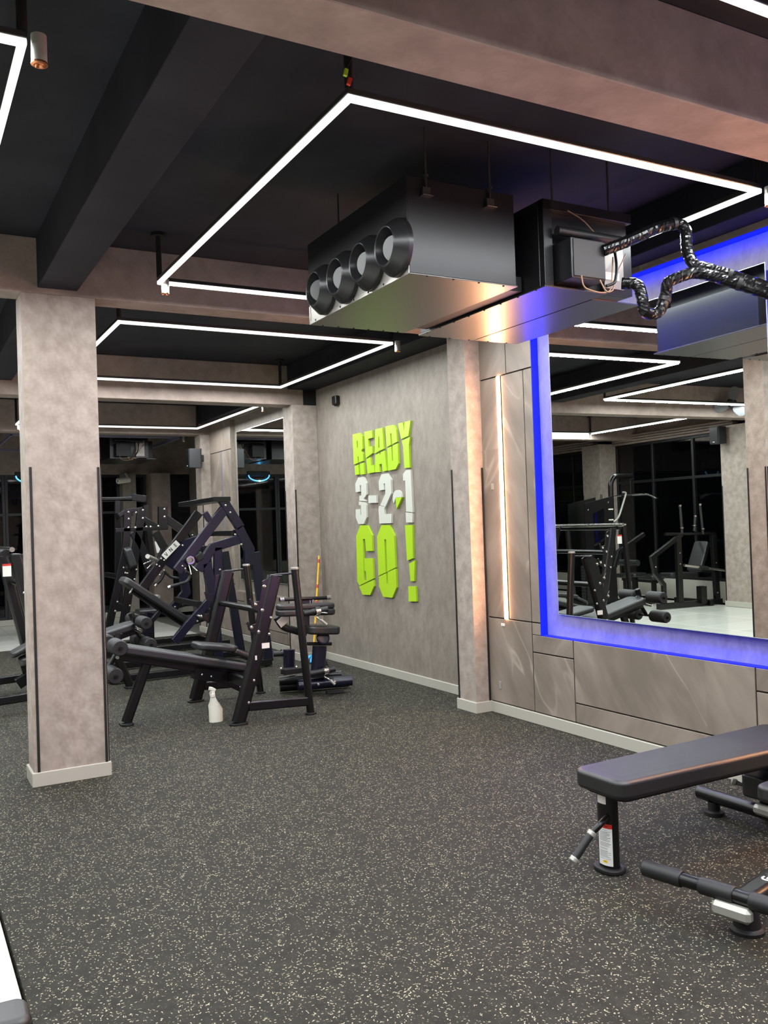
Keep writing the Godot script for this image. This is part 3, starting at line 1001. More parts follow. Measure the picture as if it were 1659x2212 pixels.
# the plates of the sign, cut out flat: outlines in metres as (distance along the wall, height)
func build_sign() -> void:
	sign_plate("sign_letter", "lime green letter R of the word READY on the plaster wall", M.lime, [[8.478, 2.521, 8.314, 2.520, 8.255, 2.480, 8.256, 2.347, 8.291, 2.327, 8.254, 2.299, 8.254, 2.219, 8.352, 2.209, 8.357, 2.274, 8.378, 2.272, 8.375, 2.205, 8.477, 2.195, 8.476, 2.355, 8.386, 2.369, 8.358, 2.371, 8.362, 2.441, 8.389, 2.442, 8.386, 2.370, 8.476, 2.356], [8.457, 2.179, 8.368, 2.187, 8.359, 2.081, 8.452, 2.080], [8.330, 2.192, 8.243, 2.201, 8.235, 2.077, 8.330, 2.077]])
	sign_plate("sign_letter", "lime green letter E of the word READY on the plaster wall", M.lime, [[8.207, 2.521, 8.037, 2.518, 8.033, 2.440, 8.128, 2.439, 8.122, 2.355, 8.046, 2.357, 8.044, 2.281, 8.195, 2.240], [8.184, 2.230, 8.090, 2.246, 8.081, 2.156, 8.014, 2.158, 8.011, 2.081, 8.166, 2.077]])
	sign_plate("sign_letter", "lime green letter A of the word READY on the plaster wall", M.lime, [[7.964, 2.520, 7.815, 2.520, 7.798, 2.305, 7.903, 2.291, 7.907, 2.323, 7.880, 2.324, 7.885, 2.438, 7.902, 2.438, 7.918, 2.324, 7.909, 2.322, 7.907, 2.290, 7.996, 2.273], [7.983, 2.257, 7.897, 2.270, 7.895, 2.253, 7.864, 2.255, 7.866, 2.277, 7.784, 2.286, 7.752, 2.080, 7.842, 2.077, 7.852, 2.157, 7.902, 2.155, 7.900, 2.076, 8.000, 2.080]])
	sign_plate("sign_letter", "lime green letter D of the word READY on the plaster wall", M.lime, [[7.749, 2.526, 7.584, 2.522, 7.533, 2.475, 7.524, 2.350, 7.619, 2.335, 7.631, 2.445, 7.656, 2.444, 7.650, 2.330, 7.739, 2.316], [7.731, 2.302, 7.644, 2.315, 7.639, 2.168, 7.616, 2.169, 7.618, 2.319, 7.513, 2.334, 7.512, 2.136, 7.569, 2.082, 7.721, 2.078]])
	sign_plate("sign_letter", "lime green letter Y of the word READY on the plaster wall", M.lime, [[7.494, 2.524, 7.404, 2.525, 7.382, 2.441, 7.359, 2.527, 7.255, 2.526, 7.304, 2.385, 7.443, 2.367], [7.434, 2.350, 7.274, 2.373, 7.302, 2.293, 7.299, 2.078, 7.402, 2.080, 7.410, 2.290]])
	sign_plate("sign_figure", "white figure 3, first of the countdown between the green words", M.sign_white, [[8.454, 1.985, 8.382, 2.050, 8.262, 2.051, 8.202, 1.981, 8.202, 1.862, 8.269, 1.818, 8.230, 1.790, 8.373, 1.803, 8.369, 1.856, 8.322, 1.855, 8.320, 1.963, 8.351, 1.965, 8.352, 1.898, 8.451, 1.895], [8.384, 1.794, 8.241, 1.781, 8.219, 1.749, 8.220, 1.622, 8.288, 1.552, 8.413, 1.552, 8.470, 1.627, 8.464, 1.712, 8.359, 1.713, 8.360, 1.649, 8.337, 1.650, 8.341, 1.754, 8.387, 1.755]])
	sign_plate("sign_dash", "small white square dash between the figures 3 and 2", M.sign_white, [[8.165, 1.849, 7.988, 1.843, 7.989, 1.765, 8.167, 1.769]])
	sign_plate("sign_figure", "white figure 2 in the middle of the countdown on the wall", M.sign_white, [[7.930, 1.979, 7.867, 2.051, 7.745, 2.052, 7.676, 1.987, 7.676, 1.847, 7.806, 1.720, 7.912, 1.739, 7.796, 1.853, 7.798, 1.953, 7.827, 1.955, 7.822, 1.891, 7.926, 1.889], [7.938, 1.732, 7.811, 1.720, 7.832, 1.695, 7.830, 1.645, 7.687, 1.645, 7.697, 1.551, 7.945, 1.551, 7.954, 1.694]])
	sign_plate("sign_dot", "white round dot with a green wedge before the figure 1", M.sign_white, [[7.474, 1.802, 7.476, 1.816, 7.481, 1.829, 7.488, 1.841, 7.498, 1.852, 7.510, 1.861, 7.524, 1.868, 7.539, 1.873, 7.555, 1.875, 7.571, 1.875, 7.587, 1.873, 7.602, 1.867, 7.616, 1.860, 7.628, 1.850, 7.638, 1.839, 7.646, 1.826, 7.650, 1.813, 7.652, 1.799, 7.651, 1.784, 7.647, 1.771, 7.641, 1.758, 7.631, 1.746, 7.589, 1.803]])
	wedge([7.589, 1.801, 7.461, 1.800, 7.575, 1.687])
	sign_plate("sign_figure", "white figure 1 that ends the countdown on the wall", M.sign_white, [[7.432, 2.025, 7.369, 2.060, 7.284, 2.058, 7.273, 1.647, 7.396, 1.660, 7.393, 1.961, 7.433, 1.962], [7.406, 1.649, 7.277, 1.642, 7.286, 1.550, 7.404, 1.551]])
	sign_plate("sign_letter", "tall lime green letter G of the word GO", M.lime, [[8.475, 1.424, 8.372, 1.539, 8.214, 1.536, 8.115, 1.432, 8.113, 1.268, 8.262, 1.266, 8.273, 1.393, 8.323, 1.393, 8.326, 0.955, 8.276, 0.959, 8.278, 1.052, 8.310, 1.056, 8.305, 1.188, 8.117, 1.191, 8.112, 0.982, 8.434, 0.895, 8.484, 0.935], [8.448, 0.883, 8.115, 0.968, 8.108, 0.903, 8.201, 0.805, 8.374, 0.800]])
	sign_plate("sign_letter", "tall lime green letter O of the word GO", M.lime, [[8.005, 1.417, 7.904, 1.534, 7.739, 1.532, 7.648, 1.425, 7.643, 1.109, 7.815, 1.062, 7.814, 1.389, 7.855, 1.389, 7.847, 1.054, 8.004, 1.014], [7.995, 1.005, 7.840, 1.047, 7.836, 0.940, 7.806, 0.941, 7.806, 1.058, 7.638, 1.099, 7.637, 0.911, 7.731, 0.803, 7.918, 0.802, 7.997, 0.904]])
	sign_plate("sign_exclamation_mark", "lime green exclamation mark after the word GO", M.lime, [[7.428, 1.526, 7.286, 1.526, 7.299, 1.207, 7.412, 1.182], [7.374, 1.154, 7.264, 1.188, 7.292, 0.987, 7.360, 0.986], [7.406, 0.932, 7.264, 0.940, 7.260, 0.794, 7.408, 0.786]])

func outline(flat: Array, about: Vector2) -> PackedVector2Array:
	var p := PackedVector2Array()
	for k in range(0, flat.size(), 2):
		p.append(Vector2(flat[k], flat[k + 1]) - about)
	return p

var last_sign: Node3D

func sign_plate(called: String, label: String, m: Material, pieces: Array) -> void:
	var about := Vector2(1e9, 1e9)
	var top := Vector2(-1e9, -1e9)
	for f in pieces:
		for k in range(0, f.size(), 2):
			about = about.min(Vector2(f[k], f[k + 1]))
			top = top.max(Vector2(f[k], f[k + 1]))
	about.x = (about.x + top.x) / 2.0
	var s := thing(called, label, "sign", V(WALL_X + 0.004, about.y, -about.x), "plates of the wall sign")
	last_sign = s
	# plate axes: x runs away along the wall, y up, z out of the wall
	var t := Transform3D(Basis(V(0, 0, -1), V(0, 1, 0), V(-1, 0, 0)), V(0, 0, 0))
	for f in pieces:
		var mb := MB.new()
		mb.plate(t, outline(f, about), 0.022)
		obj("plate", mb, m, s)
	s.set_meta("about", about)

func wedge(f: Array) -> void:
	var about: Vector2 = last_sign.get_meta("about")
	var t := Transform3D(Basis(V(0, 0, -1), V(0, 1, 0), V(-1, 0, 0)), V(0, 0, 0))
	var mb := MB.new()
	mb.plate(t, outline(f, about), 0.026)
	obj("wedge", mb, M.lime, last_sign)

# small helper collections for the machines
func bolts(called: String, pts: Array, out: Vector3, r: float, parent: Node) -> void:
	for p in pts:
		var mb := MB.new()
		mb.lathe(p, out, [[0.0, r], [r * 0.45, r * 0.85], [r * 0.7, 0.0]], 10)
		obj(called, mb, M.bolt, parent)

func foot_cap(p: Vector3, dir: Vector3, w: float, d: float, parent: Node) -> void:
	var mb := MB.new()
	mb.pad(Transform3D(Basis(), p + V(0, 0.009, 0)), w, 0.018, d, minf(w, d) * 0.45, 0.004)
	obj("foot", mb, M.rubber_black, parent)

# Olympic decline bench. s = 1: uprights towards +x; the whole is given in its own axes,
# x along the bench (0 at the front foot), z across it (0 at the middle)
func decline_bench(label: String, at: Vector3, s: float, tall: float, sticker: bool) -> Node3D:
	var t := thing("decline_bench", label, "weight bench", at, "olympic benches")
	var X := func(x: float, y: float, z: float) -> Vector3: return Vector3(x * s, y, z)
	for side in [1.0, -1.0]:
		var z: float = 0.57 * side
		var out := V(0, 0, side)
		var post := MB.new()
		post.oval([X.call(0.74, 0.02, z), X.call(0.88, 0.44, z), X.call(1.085, tall, z)], 0.118, 0.07, V(0, 0, 1))
		var po := obj("upright", post, M.steel_black, t)
		# oval() puts its width across the path, in the plane of the frame
		var cap := MB.new()
		cap.box(X.call(1.03, tall - 0.002, z - 0.033), X.call(1.145, tall + 0.006, z + 0.033), 0.003)
		obj("cap", cap, M.steel_black, po)
		var rear := MB.new()
		rear.tube([X.call(1.365, 0.02, z), X.call(1.265, tall + 0.05, z)], 0.032, 14)
		var ro := obj("rear_post", rear, M.steel_black, t)
		var rc := MB.new()
		rc.lathe(X.call(1.265, tall + 0.045, z), V(0, 1, 0), [[0.0, 0.034], [0.014, 0.034], [0.016, 0.03], [0.016, 0.0]], 16)
		obj("cap", rc, M.silver_plastic, ro)
		var rod := MB.new()
		rod.tube([X.call(1.05, tall + 0.006, z), X.call(1.265, tall + 0.015, z)], 0.009, 8)
		obj("top_rod", rod, M.steel_black, t)
		var br := MB.new()
		br.bar([X.call(0.83, 0.135, z), X.call(1.345, 0.112, z)], 0.05, 0.075, V(0, 1, 0), 0.012)
		obj("side_rail", br, M.steel_black, t)
		foot_cap(X.call(0.745, 0.0, z), V(1, 0, 0), 0.15, 0.085, t)
		foot_cap(X.call(1.367, 0.0, z), V(1, 0, 0), 0.09, 0.09, t)
		# notched bar holder along the front of the upright
		var pl := PackedVector2Array()
		for q in [[1.00, tall - 0.02], [0.975, tall - 0.035], [0.945, tall - 0.19], [0.895, tall - 0.20], [0.872, tall - 0.165], [0.860, tall - 0.175], [0.875, tall - 0.235], [0.925, tall - 0.27], [0.905, tall - 0.37], [0.862, tall - 0.38], [0.84, tall - 0.345], [0.828, tall - 0.352], [0.842, tall - 0.415], [0.895, tall - 0.45], [0.92, tall - 0.50], [0.97, tall - 0.40], [1.04, tall - 0.06], [1.03, tall - 0.02]]:
			pl.append(Vector2(q[0] * s, q[1]))
		var hk := MB.new()
		hk.plate(Transform3D(Basis(), V(0, 0, z - 0.006 + 0.02 * side)), pl, 0.012)
		obj("bar_catch", hk, M.steel_black, t)
		var bp := []
		for q in [[0.985, -0.075], [0.905, -0.215], [0.96, -0.265], [0.865, -0.395], [0.925, -0.435]]:
			bp.append(X.call(q[0], tall + q[1], z + 0.027 * side))
		bolts("bolt", bp, out, 0.0165, t)
		var pp := []
		for q in [[1.03, tall - 0.33], [1.01, tall - 0.46], [0.87, 0.34], [0.82, 0.17]]:
			pp.append(X.call(q[0], q[1], z + 0.034 * side))
		bolts("bolt", pp, out, 0.013, t)
	# cross tubes between the uprights
	var ct := MB.new()
	ct.tube([X.call(1.0, tall - 0.28, -0.57), X.call(1.0, tall - 0.28, 0.57)], 0.027, 14)
	obj("cross_tube", ct, M.steel_black, t)
	var lt := MB.new()
	lt.bar([X.call(0.86, 0.30, -0.55), X.call(0.86, 0.30, 0.55)], 0.05, 0.08, V(0, 1, 0), 0.01)
	obj("cross_tube", lt, M.steel_black, t)
	# the spine under the pad, its angle plate and the front leg
	var sp := MB.new()
	sp.bar([X.call(-0.06, 0.565, 0), X.call(1.0, 0.285, 0)], 0.07, 0.07, V(0, 1, 0), 0.01)
	obj("spine", sp, M.steel_black, t)
	var an := MB.new()
	an.bar([X.call(0.56, 0.36, 0), X.call(0.80, 0.30, 0), X.call(1.04, 0.16, 0)], 0.09, 0.10, V(0, 1, 0), 0.004)
	var ano := obj("angle_box", an, M.steel_black, t)
	bolts("bolt", [X.call(0.62, 0.34, 0.047), X.call(0.70, 0.315, 0.047), X.call(0.86, 0.255, 0.047), X.call(0.95, 0.20, 0.047)], V(0, 0, 1), 0.010, ano)
	var leg := MB.new()
	leg.oval([X.call(0.0, 0.02, 0), X.call(0.20, 0.53, 0)], 0.085, 0.05, V(0, 0, 1))
	obj("front_leg", leg, M.steel_black, t)
	foot_cap(X.call(0.0, 0.0, 0), V(1, 0, 0), 0.105, 0.16, t)
	# pads
	var pd := MB.new()
	pd.pad(along(X.call(-0.05, 0.625, 0), X.call(1.02, 0.36, 0)), 1.10, 0.075, 0.29, 0.07, 0.022)
	obj("back_pad", pd, M.vinyl, t)
	var hp := MB.new()
	hp.pad(along(X.call(0.60, 0.575, -0.06), X.call(0.94, 0.52, -0.06)), 0.36, 0.055, 0.27, 0.06, 0.02)
	hp.pad(along(X.call(0.90, 0.515, -0.06), X.call(1.08, 0.43, -0.06)), 0.22, 0.05, 0.26, 0.05, 0.02)
	obj("head_pad", hp, M.vinyl, t)
	# knee and ankle rollers at the raised end
	var nk := MB.new()
	nk.tube(fillet([X.call(0.02, 0.60, 0), X.call(-0.06, 0.66, 0), X.call(-0.03, 0.74, 0)], 0.05, 4), 0.03, 12)
	nk.tube([X.call(-0.05, 0.60, 0), X.call(-0.10, 0.52, 0), X.call(-0.14, 0.46, 0)], 0.022, 10)
	nk.tube([X.call(-0.10, 0.66, -0.36), X.call(-0.10, 0.66, 0.36)], 0.014, 10)
	nk.tube([X.call(-0.14, 0.45, -0.36), X.call(-0.14, 0.45, 0.36)], 0.014, 10)
	obj("roller_frame", nk, M.steel_black, t)
	for q in [[-0.10, 0.66, -1.0], [-0.10, 0.66, 1.0], [-0.14, 0.45, -1.0], [-0.14, 0.45, 1.0]]:
		var rm := MB.new()
		var a: Vector3 = X.call(q[0], q[1], 0.10 * q[2])
		rm.lathe(a, V(0, 0, q[2]), [[0.0, 0.0], [0.0, 0.05], [0.012, 0.062], [0.21, 0.062], [0.226, 0.054], [0.226, 0.0]], 22)
		var rl := obj("roller", rm, M.foam, t)
		bolts("bolt", [a + V(0, 0, 0.226 * q[2])], V(0, 0, q[2]), 0.012, rl)
	var kn := MB.new()
	kn.tube([X.call(-0.03, 0.59, 0.06), X.call(-0.09, 0.57, 0.16)], 0.016, 10)
	obj("pop_pin", kn, M.chrome, t)
	if sticker:
		var st := MB.new()
		st.box(X.call(0.945, 0.585, 0.6065), X.call(1.01, 0.628, 0.608))
		obj("label", st, M.label_white, t)
		var s2 := MB.new()
		s2.box(X.call(0.885, 0.50, 0.6065), X.call(0.90, 0.535, 0.608))
		obj("label", s2, M.label_white, t)
	return t

func build_benches() -> void:
	decline_bench("black decline bench with tall uprights standing beside the spray bottle", V(1.60, 0.0, -7.28), 1.0, 1.155, true)
	var far := decline_bench("black decline bench partly hidden by the free column's left edge", V(2.02, 0.0, -8.98), -1.0, 1.38, false)
	part_tube(far, "top_bar", M.chrome, [V(-1.13, 1.435, -0.72), V(-1.13, 1.435, 0.72)], 0.022)
	part_tube(far, "top_bar", M.steel_black, [V(-1.18, 1.40, -0.60), V(-1.18, 1.40, 0.60)], 0.03)
	var card := MB.new()
	card.box(V(-1.20, 1.20, 0.606), V(-1.13, 1.31, 0.608))
	var wl := obj("warning_label", card, M.label_white, far)
	var head := MB.new()
	head.box(V(-1.20, 1.292, 0.608), V(-1.13, 1.31, 0.609))
	obj("red_head", head, M.label_red, wl)
	spray_bottle(V(2.235, 0.0, -6.94))

func spray_bottle(at: Vector3) -> void:
	var t := thing("spray_bottle", "white spray bottle standing on the rubber floor under the bench", "bottle", at)
	var b := MB.new()
	var prof := [[0.0, 0.048], [0.006, 0.052], [0.03, 0.052], [0.10, 0.052], [0.135, 0.045], [0.165, 0.030], [0.19, 0.022], [0.205, 0.019]]
	# flattened body, drawn as stacked ovals
	var rows := []
	for p in prof:
		var row := []
		for k in 24:
			var a := TAU * k / 24.0
			row.append(V(cos(a) * p[1] * 1.1 - (p[0] - 0.05) * (0.14 if p[0] > 0.1 else 0.0), p[0], sin(a) * p[1] * 0.72))
		rows.append(row)
	for i in rows.size() - 1:
		for k in 24:
			var k2 := (k + 1) % 24
			var n0 := V(rows[i][k].x, 0, rows[i][k].z * 1.6).normalized()
			var n1 := V(rows[i][k2].x, 0, rows[i][k2].z * 1.6).normalized()
			b.quad4(rows[i][k], rows[i][k2], rows[i + 1][k2], rows[i + 1][k], n0, n1, n1, n0)
	for k in range(1, 23):
		b.tri(rows[0][0], rows[0][k], rows[0][k + 1], Vector3.DOWN, Vector3.DOWN, Vector3.DOWN)
	obj("body", b, M.white_plastic, t)
	var c := MB.new()
	c.lathe(V(-0.022, 0.203, 0), V(0, 1, 0), [[0.0, 0.021], [0.022, 0.021], [0.022, 0.0]], 16)
	obj("collar", c, M.white_plastic, t)
	var n := MB.new()
	n.bar([V(-0.002, 0.25, 0), V(-0.03, 0.268, 0), V(-0.05, 0.272, 0)], 0.022, 0.028, V(0, 1, 0), 0.006)
	n.box(V(-0.035, 0.222, -0.011), V(-0.005, 0.25, 0.011), 0.003)
	obj("trigger_head", n, M.white_plastic, t)
	var tr := MB.new()
	tr.bar([V(-0.036, 0.258, 0), V(-0.044, 0.235, 0), V(-0.042, 0.212, 0)], 0.012, 0.006, V(1, 0, 0), 0.002)
	obj("trigger", tr, M.white_plastic, t)

# machines: every bar, pad and peg a part
func part_bar(t: Node, n: String, m: Material, path: Array, w: float, h: float, up: Vector3, c := 0.006) -> void:
	var b := MB.new()
	b.bar(path, w, h, up, c)
	obj(n, b, m, t)

func part_oval(t: Node, n: String, m: Material, path: Array, w: float, h: float, up: Vector3) -> void:
	var b := MB.new()
	b.oval(path, w, h, up)
	obj(n, b, m, t)

func part_tube(t: Node, n: String, m: Material, path: Array, r: float, bend := 0.04) -> void:
	var b := MB.new()
	b.tube(fillet(path, bend, 4), r, 14)
	obj(n, b, m, t)

func part_pad(t: Node, n: String, m: Material, a: Vector3, b: Vector3, thick: float, wide: float, extra := 0.0, up := Vector3.UP, rc := 0.05) -> void:
	var p := MB.new()
	p.pad(along(a, b, up), a.distance_to(b) + extra, thick, wide, rc, minf(0.02, thick * 0.4))
	obj(n, p, m, t)

func part_plate(t: Node, n: String, m: Material, flat: Array, z: float, thick: float) -> void:
	var p := MB.new()
	p.plate(Transform3D(Basis(), V(0, 0, z - thick / 2.0)), outline(flat, Vector2.ZERO), thick)
	obj(n, p, m, t)

func part_lathe(t: Node, n: String, m: Material, at: Vector3, d: Vector3, prof: Array) -> void:
	var p := MB.new()
	p.lathe(at, d, prof, 18)
	obj(n, p, m, t)

func build_machines() -> void:
	var t: Node3D
	t = thing("incline_press", "tall navy plate-loaded incline press behind the decline bench", "gym machine", V(3.000, 0.000, -9.750))
	part_bar(t, "lever_arm", M.steel_navy, [V(-0.376, 1.124, 0.450), V(0.159, 1.763, 0.450)], 0.105, 0.06, V(0, 0, 1), 0.006)
	part_bar(t, "linkage", M.steel_navy, [V(0.139, 1.877, 0.450), V(0.335, 1.560, 0.450)], 0.1, 0.07, V(0, 0, 1), 0.006)
	part_bar(t, "linkage", M.steel_navy, [V(0.311, 1.561, 0.450), V(0.433, 1.315, 0.450), V(0.427, 1.140, 0.450)], 0.11, 0.07, V(0, 0, 1), 0.006)
	part_bar(t, "brace", M.steel_navy, [V(-0.152, 1.121, 0.450), V(0.013, 1.352, 0.450), V(0.331, 1.435, 0.450)], 0.1, 0.06, V(0, 0, 1), 0.006)
	part_bar(t, "rear_leg", M.steel_navy, [V(-0.058, 1.183, 0.450), V(0.010, 0.835, 0.450)], 0.1, 0.06, V(0, 0, 1), 0.006)
	part_bar(t, "rear_leg", M.steel_navy, [V(0.074, 1.350, 0.450), V(0.056, 0.795, 0.450)], 0.09, 0.06, V(0, 0, 1), 0.006)
	part_bar(t, "front_leg", M.steel_navy, [V(0.034, 0.851, 0.450), V(-0.309, 0.509, 0.450), V(-0.431, 0.378, 0.450)], 0.085, 0.06, V(0, 0, 1), 0.006)
	part_tube(t, "handle", M.grip, [V(-0.286, 1.110, 0.450), V(-0.232, 1.076, 0.450), V(-0.266, 1.002, 0.450), V(-0.466, 0.957, 0.450)], 0.017, 0.04)
	part_lathe(t, "handle_end", M.chrome, V(-0.459, 0.959, 0.450), V(-0.9, -0.35, 0), [[0.0, 0.019], [0.03, 0.019], [0.032, 0.0]])
	part_tube(t, "plate_peg", M.chrome, [V(-0.241, 1.229, 0.450), V(-0.330, 1.239, 0.750)], 0.026, 0.04)
	part_lathe(t, "collar", M.chrome, V(-0.256, 1.230, 0.500), V(0, 0, 1), [[0.0, 0.026], [0.0, 0.045], [0.04, 0.045], [0.04, 0.026]])
	part_tube(t, "collar_lever", M.chrome, [V(-0.246, 1.186, 0.510), V(-0.199, 1.114, 0.570)], 0.007, 0.04)
	part_tube(t, "collar_lever", M.chrome, [V(-0.269, 1.187, 0.510), V(-0.257, 1.081, 0.550)], 0.007, 0.04)
	part_pad(t, "stop_pad", M.rubber_black, V(-0.186, 1.226, 0.450), V(-0.092, 1.284, 0.450), 0.09, 0.07, 0.0, V(0, 1, 0), 0.05)
	part_tube(t, "lower_peg", M.chrome, [V(-0.178, 0.626, 0.480), V(-0.136, 0.623, 0.610)], 0.022, 0.04)
	part_bar(t, "calf_plate", M.steel_black, [V(-0.087, 0.562, 0.450), V(-0.009, 0.664, 0.450)], 0.12, 0.02, V(0, 0, 1), 0.006)
	bolts("bolt", [V(0.168, 1.808, 0.483), V(0.218, 1.729, 0.483), V(0.267, 1.486, 0.483), V(0.335, 1.375, 0.483), V(0.081, 1.112, 0.483), V(-0.121, 0.650, 0.483), V(-0.188, 0.575, 0.483), V(-0.329, 1.171, 0.483), V(-0.298, 1.142, 0.483)], V(0, 0, 1), 0.013, t)
	part_bar(t, "lever_arm", M.steel_black, [V(-0.553, 0.884, -0.450), V(0.154, 1.753, -0.450)], 0.1, 0.06, V(0, 0, 1), 0.006)
	part_bar(t, "brace", M.steel_navy, [V(-0.224, 1.124, -0.450), V(-0.057, 1.362, -0.450), V(0.134, 1.416, -0.450)], 0.13, 0.06, V(0, 0, 1), 0.006)
	part_bar(t, "front_leg", M.steel_navy, [V(-0.062, 1.080, -0.450), V(-0.029, 0.827, -0.450), V(-0.241, 0.592, -0.450)], 0.1, 0.06, V(0, 0, 1), 0.006)
	part_bar(t, "rear_leg", M.steel_navy, [V(0.224, 1.358, -0.450), V(0.249, 1.000, -0.450)], 0.1, 0.06, V(0, 0, 1), 0.006)
	part_tube(t, "handle", M.grip, [V(-0.278, 1.083, -0.450), V(-0.202, 1.009, -0.450), V(-0.113, 0.995, -0.450)], 0.016, 0.04)
	part_tube(t, "handle", M.grip, [V(-0.279, 1.066, -0.450), V(-0.325, 0.981, -0.450), V(-0.379, 0.941, -0.450)], 0.02, 0.04)
	part_lathe(t, "handle_end", M.chrome, V(-0.370, 0.945, -0.450), V(-0.6, -0.7, 0), [[0.0, 0.022], [0.03, 0.022], [0.032, 0.0]])
	part_tube(t, "plate_peg", M.silver_plastic, [V(-0.378, 1.220, -0.420), V(-0.538, 1.275, -0.150)], 0.026, 0.04)
	part_tube(t, "collar_lever", M.chrome, [V(-0.430, 1.224, -0.350), V(-0.544, 1.188, -0.310)], 0.007, 0.04)
	part_tube(t, "collar_lever", M.chrome, [V(-0.414, 1.206, -0.350), V(-0.507, 1.134, -0.310)], 0.007, 0.04)
	part_tube(t, "lower_peg", M.silver_plastic, [V(-0.434, 0.808, -0.420), V(-0.388, 0.807, -0.300)], 0.022, 0.04)
	part_bar(t, "foot_rest", M.steel_black, [V(-0.160, 0.656, -0.450), V(-0.057, 0.674, -0.450)], 0.05, 0.03, V(0, 1, 0), 0.006)
	bolts("bolt", [V(-0.313, 1.233, -0.417), V(-0.283, 1.214, -0.417), V(-0.368, 1.166, -0.417), V(-0.338, 1.147, -0.417), V(-0.287, 1.097, -0.417), V(-0.336, 1.047, -0.417), V(0.060, 1.491, -0.417), V(0.112, 1.434, -0.417), V(-0.061, 1.375, -0.417), V(-0.464, 0.843, -0.417), V(-0.406, 0.770, -0.417), V(-0.173, 0.667, -0.417)], V(0, 0, 1), 0.013, t)
	part_bar(t, "top_plate", M.steel_black, [V(0.122, 1.875, 0.510), V(0.025, 1.854, -0.510)], 0.2, 0.05, V(0, 1, 0), 0.004)
	part_bar(t, "cross_member", M.steel_navy, [V(-0.058, 1.736, 0.450), V(-0.005, 1.644, 0.450)], 0.06, 0.06, V(0, 0, 1), 0.006)
	part_bar(t, "cross_member", M.steel_black, [V(0.270, 1.500, 0.450), V(0.270, 1.500, -0.450)], 0.07, 0.06, V(0, 1, 0), 0.006)
	part_bar(t, "cross_member", M.steel_black, [V(-0.150, 0.750, 0.450), V(-0.150, 0.750, -0.450)], 0.06, 0.06, V(0, 1, 0), 0.006)
	part_pad(t, "back_pad", M.vinyl, V(-0.850, 1.040, 0.000), V(-0.160, 0.530, 0.000), 0.075, 0.32, 0.02, V(0, 1, 0), 0.05)
	part_bar(t, "pad_frame", M.steel_black, [V(-0.770, 0.930, 0.000), V(-0.140, 0.460, 0.000)], 0.06, 0.06, V(0, 1, 0), 0.006)
	part_bar(t, "pad_strut", M.steel_black, [V(-0.450, 0.680, 0.000), V(-0.750, 0.360, 0.000), V(-1.000, 0.080, 0.000)], 0.06, 0.05, V(0, 1, 0), 0.006)
	part_pad(t, "seat_pad", M.vinyl, V(-0.160, 0.530, 0.000), V(0.120, 0.600, 0.000), 0.07, 0.33, 0.0, V(0, 1, 0), 0.05)
	part_tube(t, "pop_pin", M.chrome, [V(-0.780, 0.950, 0.140), V(-0.830, 0.900, 0.200)], 0.012, 0.04)
	part_bar(t, "base_rail", M.steel_black, [V(-1.100, 0.050, 0.450), V(0.650, 0.050, 0.450)], 0.07, 0.07, V(0, 1, 0), 0.006)
	part_bar(t, "base_rail", M.steel_black, [V(-1.100, 0.050, -0.450), V(0.650, 0.050, -0.450)], 0.07, 0.07, V(0, 1, 0), 0.006)
	part_bar(t, "base_rail", M.steel_black, [V(-1.080, 0.050, 0.450), V(-1.080, 0.050, -0.450)], 0.07, 0.07, V(0, 1, 0), 0.006)
	part_bar(t, "base_rail", M.steel_black, [V(0.620, 0.050, 0.450), V(0.620, 0.050, -0.450)], 0.07, 0.07, V(0, 1, 0), 0.006)
	part_bar(t, "rear_leg", M.steel_navy, [V(0.500, 1.280, 0.450), V(0.620, 0.060, 0.450)], 0.1, 0.06, V(0, 0, 1), 0.006)
	part_bar(t, "rear_leg", M.steel_navy, [V(0.450, 1.280, -0.450), V(0.620, 0.060, -0.450)], 0.1, 0.06, V(0, 0, 1), 0.006)
	part_bar(t, "rear_leg", M.steel_navy, [V(0.015, 0.844, 0.450), V(0.050, 0.080, 0.450)], 0.09, 0.06, V(0, 0, 1), 0.006)
	part_bar(t, "front_leg", M.steel_navy, [V(-0.450, 0.620, -0.450), V(-0.600, 0.080, -0.450)], 0.09, 0.06, V(0, 0, 1), 0.006)
	press_badge(t)
	t = thing("plate_loaded_row", "black plate-loaded machine with A-frame, left of the navy press", "gym machine", V(3.000, 0.000, -11.700))
	part_bar(t, "upright", M.steel_black, [V(-0.707, 0.335, 0.400), V(-0.460, 1.353, 0.400), V(-0.423, 1.816, 0.400)], 0.09, 0.06, V(0, 0, 1), 0.006)
	part_bar(t, "upright", M.steel_black, [V(-0.533, 0.319, 0.400), V(-0.307, 1.470, 0.400), V(-0.248, 1.841, 0.400)], 0.1, 0.06, V(0, 0, 1), 0.006)
	part_bar(t, "rung", M.steel_black, [V(-0.534, 1.064, 0.400), V(-0.386, 1.018, 0.400)], 0.09, 0.05, V(0, 0, 1), 0.006)
	part_bar(t, "rung", M.steel_black, [V(-0.629, 0.647, 0.400), V(-0.474, 0.588, 0.400)], 0.09, 0.05, V(0, 0, 1), 0.006)
	part_bar(t, "top_rail", M.steel_black, [V(-0.583, 1.580, 0.400), V(0.076, 1.591, 0.400)], 0.05, 0.06, V(0, 0, 1), 0.006)
	part_bar(t, "brace", M.steel_black, [V(-0.261, 1.736, 0.400), V(-0.035, 1.595, 0.400)], 0.06, 0.05, V(0, 0, 1), 0.006)
	part_bar(t, "brace", M.steel_black, [V(-0.532, 1.762, 0.400), V(-0.446, 1.817, 0.400), V(-0.238, 1.841, 0.400)], 0.05, 0.05, V(0, 0, 1), 0.006)
	part_bar(t, "arm_block", M.steel_black, [V(0.022, 1.864, 0.400), V(0.013, 1.574, 0.400)], 0.115, 0.07, V(0, 0, 1), 0.006)
